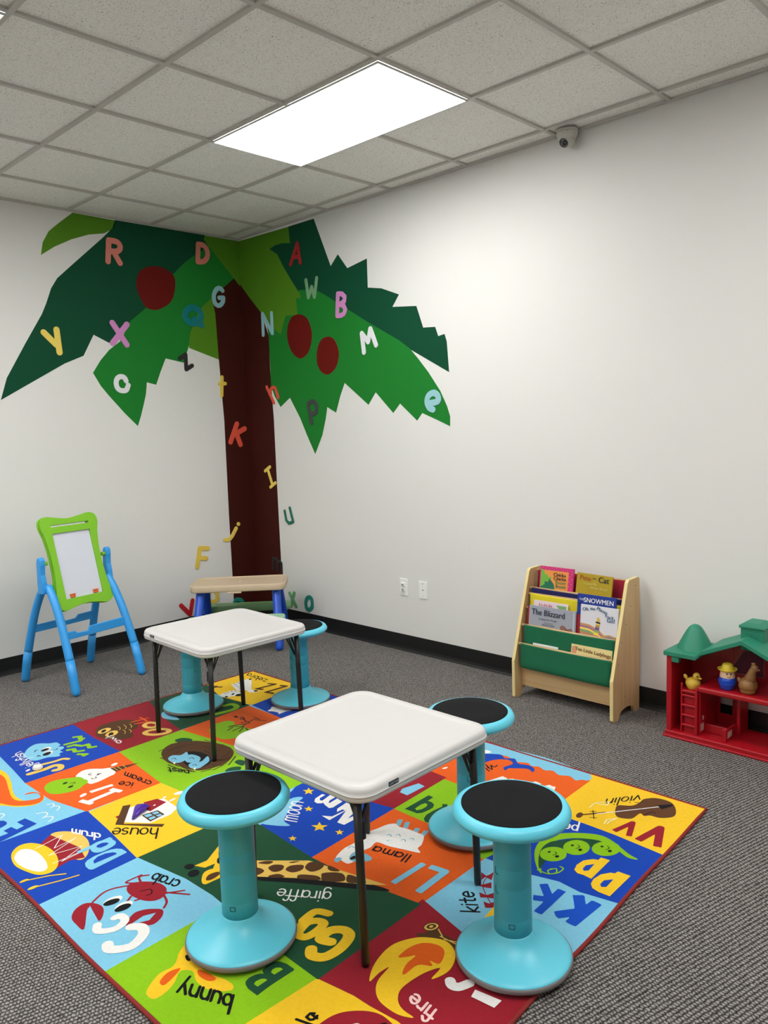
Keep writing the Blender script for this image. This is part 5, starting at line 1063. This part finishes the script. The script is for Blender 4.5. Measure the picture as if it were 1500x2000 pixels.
book('cream picture book titled Ten Little Ladybugs in the front green pocket', 3.103, 3.338, .353, -.250, .15, (226, 210, 144), th=.010,
     art=[((214, 150, 110), [(.02, .1), (.1, .06), (.14, .2), (.1, .4), (.02, .45)]), ((150, 180, 120), [(.70, .44), (.86, .36), (.98, .42), (.98, .5), (.84, .42), (.72, .47)]), ((196, 200, 150), [(.45, .30), (.7, .30), (.85, .40), (.7, .33), (.5, .33)])],
     texts=[('Ten Little Ladybugs', .0262, .54, .225, (116, 70, 34), 1, -3)])
# ------------------------------------------------------------------ toy barn
ba = tag(empty('toy_barn', (4.15, -.15, 0)), 'red plastic toy barn with green roof by the right wall at the photo edge', 'toy barn')
ba.location = (4.15, -.0, 0)
def L(x): return x-4.15
yF, yB = -.292, -.045
def bx(mb, x0, x1, y0, y1, z0, z1, bev=.004, m=0): mb.box(((L(x0)+L(x1))/2, (y0+y1)/2, (z0+z1)/2), (x1-x0, abs(y1-y0), z1-z0), bev, m=m)
XE = 4.68                      # right end, outside the photo
b = MB(); bx(b, 3.630, XE, yF, yB, .0, .034, .006)
bx(b, 3.622, XE+.008, yF-.006, yB, .0, .012, .004); b.done('floor_tray', 'dred', ba)
b = MB(); bx(b, 3.636, 3.662, yF+.004, yB, .03, .40, .005); b.done('side_wall', 'dred', ba)
b = MB(); bx(b, XE-.026, XE, yF+.004, yB, .03, .40, .005); b.done('side_wall', 'dred', ba)
# back wall with openings: strips
b = MB()
bx(b, 3.655, 3.800, yB-.012, yB, .03, .42, .001); bx(b, 3.80, 3.86, yB-.012, yB, .03, .085, .001); bx(b, 3.80, 3.86, yB-.012, yB, .165, .43, .001)
bx(b, 3.86, 3.915, yB-.012, yB, .03, .45, .001); bx(b, 3.915, 4.28, yB-.012, yB, .19, .30, .001); bx(b, 4.28, XE-.02, yB-.012, yB, .03, .40, .001)
bx(b, 3.915, 4.02, yB-.012, yB, .30, .49, .001); bx(b, 4.14, 4.28, yB-.012, yB, .30, .44, .001)
b.done('back_wall', 'dred', ba)
# upper floor with rounded lip
b = MB(); bx(b, 3.780, XE-.02, yF+.012, yB, .245, .272, .008); b.done('upper_floor', 'dred', ba)
# loft landing at left, lower, and the ladder under it
b = MB(); bx(b, 3.700, 3.785, yF+.02, yB-.1, .228, .240, .003); b.done('landing', 'dred', ba)
b = MB(); bx(b, 3.700, 3.708, yF+.018, yF+.03, .034, .272, .003); bx(b, 3.770, 3.782, yF+.012, yF+.03, .034, .262, .003)
for z in (.070, .118, .166, .214): bx(b, 3.700, 3.775, yF+.018, yF+.032, z-.005, z+.005, .003)
bx(b, 3.706, 3.772, yF+.034, yF+.04, .034, .232, .001); b.done('ladder', 'dred', ba)
b = MB(); bx(b, 3.782, 3.79, yF+.03, yB-.02, .034, .245, .002); b.done('stall_wall', 'dred', ba)
b = MB(); bx(b, 3.915, 3.93, yF+.14, yB, .034, .245, .002); b.done('stall_wall', 'dred', ba)
b = MB(); bx(b, 3.79, 3.905, yF+.085, yF+.095, .034, .075, .003); bx(b, 3.900, 3.912, yF+.02, yF+.14, .034, .085, .003); bx(b, 3.897, 3.915, yF+.016, yF+.03, .034, .095, .004); b.done('stall_gate', 'dred', ba)
b = MB()
for y in (-.25, -.236, -.222, -.208): bx(b, 3.9118, 3.9134, y, y+.006, .045, .075, .0)
for y in (-.255, -.24, -.228): bx(b, 3.7895, 3.791, y, y+.007, .05, .085, 0)
bx(b, 3.7895, 3.791, -.235, -.222, .10, .12, 0); b.done('worn_print', 'dwhite', ba)
# gable, hay door sticker
b = MB(); poly = [(L(3.83), .30), (L(3.98), .30), (L(3.98), .445), (L(3.93), .44), (L(3.885), .405), (L(3.845), .34)]
Mxz = lambda y: Matrix(((1, 0, 0, 0), (0, 0, -1, y), (0, 1, 0, 0), (0, 0, 0, 1)))
b.prism([(x+.02, z) for x, z in poly], .0012, Mxz(yB-.012)); b.done('window_sticker', 'dpurp', ba)
b = MB(); P3 = [(x+.02, yB-.0145, z) for x, z in poly]; b.tube(P3+[P3[0]], .0012, 6); b.done('window_outline', 'dwhite', ba)
# roof: profile swept in y, thickness
prof = [(3.628, .400), (3.780, .400), (3.805, .428), (3.985, .508), (4.155, .428), (4.33, .335), (4.345, .36), (XE+.01, .36)]
tp = [(x, z+.022) for x, z in prof]
b = MB(); poly = [(L(x), z) for x, z in prof]+[(L(x), z) for x, z in tp[::-1]]
b.prism(poly, (yB+.005)-(yF-.012), Matrix(((1, 0, 0, 0), (0, 0, -1, yB+.005), (0, 1, 0, 0), (0, 0, 0, 1))), .003)
bx(b, 3.665, 3.700, yF-.006, yF+.02, .372, .402, .003); rf = b.done('roof', 'dgreen', ba)
b = MB(); b.lathe([(.086, -.006), (.080, .008), (.068, .034), (.053, .064), (.040, .088), (.028, .106), (.016, .116), (.007, .1195), (0, .120)], 40, Matrix.Translation((L(3.722), -.165, .415)) @ Matrix.Diagonal((1, 1.1, 1, 1))); b.done('silo_dome', 'dgreen', rf)
b = MB(); bx(b, 3.945, 4.045, -.205, -.115, .46, .565, .003); bx(b, 3.938, 4.052, -.212, -.108, .562, .574, .004)
b.rings([[(L(x_), y_, z_) for x_, y_, z_ in q] for q in ([(3.938, -.212, .573), (4.052, -.212, .573), (4.052, -.108, .573), (3.938, -.108, .573)], [(3.965, -.205, .590), (4.025, -.205, .590), (4.025, -.115, .590), (3.965, -.115, .590)])], smooth=False)
for z in (.520, .530, .540): bx(b, 3.965, 4.025, -.207, -.203, z, z+.005, .0)
b.done('cupola', 'dgreen', rf)
# gable dormer on the roof front
b = MB(); b.rings([[(L(3.96), -.292, .505), (L(4.03), -.292, .500), (L(4.10), -.292, .462)], [(L(3.97), -.20, .525), (L(4.03), -.20, .520), (L(4.09), -.20, .47)]], closed_ends=True, smooth=False); b.bm.free()
# ------------------------------------------------------------------ little toys on the barn floors
def toy(name, x, y, z, label, cat): return tag(empty(name, (x, y, z)), label, cat, 'small toy figures in the toy barn')
ty = toy('toy_duck', 3.742, -.232, .2405, 'small yellow toy duck at the top of the barn ladder', 'toy duck')
b = MB(); b.lathe([(0, 0), (.022, 0), (.026, .006), (.029, .013)], 28); b.lathe([(.030, .014), (.034, .026), (.033, .038), (.025, .048), (.012, .054), (0, .055)], 28)
b.ball((.018, -.004, .064), (.017, .017, .018)); b.ball((-.036, .0, .052), (.009, .008, .013), (0, -.5, 0)); b.done('body', 'toyyellow', ty)
b = MB(); b.ball((.036, -.008, .058), (.009, .008, .005)); b.done('beak', 'toyyellow', ty)
for s in (-1, 1): b = MB(); b.ball((.027, -.004-.011*s-.003, .068), (.0035, .0035, .004)); b.done('eye', 'ink', ty)
mn = toy('toy_farmer', 3.898, -.228, .2725, 'round toy farmer figure with yellow hat and blue body in the middle of the barn', 'toy figure')
b = MB(); b.lathe([(0, 0), (.026, 0), (.030, .008), (.036, .026), (.0375, .032), (.0365, .0335), (.038, .036), (.037, .048), (.032, .058), (0, .058)], 36); b.done('body', 'toyblue', mn)
b = MB(); b.lathe([(.0325, .056), (.032, .066), (.030, .078), (.027, .090), (0, .094)], 36); hd = b.done('head', 'skin', mn)
dv = Vector((.55, -.83, 0)); sd = Vector((.83, .55, 0))
for s in (-1, 1): b = MB(); b.ball(dv*.0302+sd*(.0085*s)+Vector((0, 0, .078)), (.0028, .0028, .0045)); b.done('eye', 'ink', hd)
b = MB(); b.tube([dv*.0325+sd*x+Vector((0, 0, z)) for x, z in ((-.008, .067), (-.004, .0635), (0, .0625), (.004, .0635), (.008, .067))], .0010, 6); b.done('mouth', 'ink', hd)
b = MB(); b.lathe([(.0, .086), (.028, .086), (.038, .089), (.043, .096), (.0415, .0965), (.036, .0915), (.0275, .0905), (.0255, .100), (.0215, .116), (.014, .121), (.006, .118), (0, .117)], 40); b.done('hat', 'hat', mn)
hn = toy('toy_hen', 3.990, -.228, .2725, 'brown toy hen in shadow right of the toy farmer', 'toy bird')
b = MB(); b.lathe([(0, 0), (.028, 0), (.033, .008), (.035, .018), (.0345, .0195), (.037, .021), (.040, .036), (.037, .052), (.026, .066), (.012, .074), (0, .075)], 32)
b.tube([(.004, 0, .05), (.012, 0, .08), (.018, 0, .105), (.024, 0, .122)], [.030, .022, .016, .012], 16); b.ball((.026, 0, .118), (.017, .014, .019)); b.ball((-.036, 0, .052), (.010, .009, .016), (0, -.6, 0)); b.ball((-.030, 0, .030), (.012, .014, .010)); b.done('body', 'toybrown', hn)
b = MB(); b.ball((.022, 0, .138), (.010, .004, .007)); b.ball((.043, 0, .114), (.008, .005, .004)); b.done('comb', 'toybrown', hn)
# ------------------------------------------------------------------ loose things on the rug
cp = tag(empty('plastic_cap', (1.653, -2.468, TOPZ)), 'small round white plastic cap lying on the jellyfish square of the rug', 'cap')
b = MB(); b.lathe([(0, 0), (.020, 0), (.0225, .004), (.0225, .009), (.021, .0095), (.0215, .011), (.019, .016), (.010, .0185), (0, .019)], 28); b.done('cap_body', 'capwhite', cp)
pp = tag(empty('purple_toy_piece', (2.402, -2.372, TOPZ)), 'small purple fan-shaped plastic piece lying on the house square of the rug', 'toy piece')
b = MB(); b.rings([[(.045*t*math.cos(a)*(.18+.82*t)+.0*t-.0, .0, 0) for a in (0,)]*1 for t in (0, 1)]) if False else None
loops = []
for k, (d, w_, h_) in enumerate(((-.042, .004, .004), (-.02, .010, .010), (.0, .016, .014), (.02, .022, .016), (.034, .024, .014), (.042, .020, .010))):
    loops.append([(w_*math.cos(a), d, max(0, h_*.5+h_*.55*math.sin(a)*(1+.08*math.cos(5*a)))) for a in [2*math.pi*q/20 for q in range(20)]])
b = MB(); b.rings(loops); b.done('fan_body', 'purple', pp); pp.rotation_euler = (0, 0, math.radians(38)); pp.scale = (1.25, 1.25, 1.25); 
b = MB()
for q in (-2, -1, 0, 1, 2): b.tube([(q*.001, -.036, .007), (q*.006, .03, .0165-abs(q)*.0018)], .0012, 6)
b.done('ridges', 'purple', pp)
# ------------------------------------------------------------------ wall plates
def wplate(x, z, label, kind):
    t = tag(empty('wall_plate', (x, 0, z)), label, 'wall plate', 'white plates low on the right wall')
    b = MB(); b.box((0, -.003, 0), (.071, .0056, .115), .0022, seg=2); b.done('plate', 'plate', t)
    return t
p1 = wplate(1.676, .4395, 'white wall plate with two data jacks low on the right wall', 1)
for z in (.018, -.014):
    b = MB(); b.box((0, -.010, z), (.030, .012, .026), .002); j = b.done('data_jack', 'plate', p1)
    b = MB(); b.box((0, -.0165, z-.001), (.017, .002, .011), .0006); b.box((0, -.0162, z-.012), (.026, .002, .0025)); b.done('jack_opening', 'jack', j)
p2 = wplate(1.848, .4395, 'flat white wall plate with a centre hole beside the data jack plate', 2)
for z, r_ in ((.042, .0032), (0, .0042), (-.042, .0022)): b = MB(); b.tube([(0, -.0052, z), (0, -.0064, z)], r_, 12); b.done('hole', 'slot', p2)
# ------------------------------------------------------------------ security camera
sc_ = tag(empty('security_camera', (2.985, -.060, H)), 'small white dome security camera at the ceiling edge above the right wall', 'security camera')
b = MB(); b.lathe([(0, -.001), (.055, -.001), (.056, -.006), (.0555, -.010), (.054, -.011), (.055, -.012), (.054, -.022), (.050, -.036), (.044, -.048), (0, -.048)][::-1], 40); b.done('base', 'camwhite', sc_)
b = MB(); b.ball((0, 0, -.046), (.041, .041, .041), u=32, v=20); bl = b.done('ball', 'camwhite', sc_)
d = Vector((-.05, -.80, -.62)).normalized(); ctr = Vector((0, 0, -.046)); q = d.to_track_quat('Z', 'Y').to_matrix().to_4x4()
b = MB(); b.lathe([(.0275, .030), (.0285, .0355), (.0275, .0385), (.0242, .0390)], 32, Matrix.Translation(ctr) @ q); b.done('lens_ring', 'camwhite', bl)
b = MB(); b.lathe([(.0245, .0340), (.0242, .0385), (.012, .0425), (0, .0435)], 32, Matrix.Translation(ctr) @ q); b.done('lens', 'lens', sc_)
b = MB(); b.tube([(.03, -.0445, -.018), (.0305, -.0465, -.018)], .0022, 8); b.done('screw', 'slot', sc_)
b = MB(); b.tube([(-.044, -.034, -.010), (-.0455, -.036, -.010)], .0022, 8); b.done('screw', 'slot', sc_)
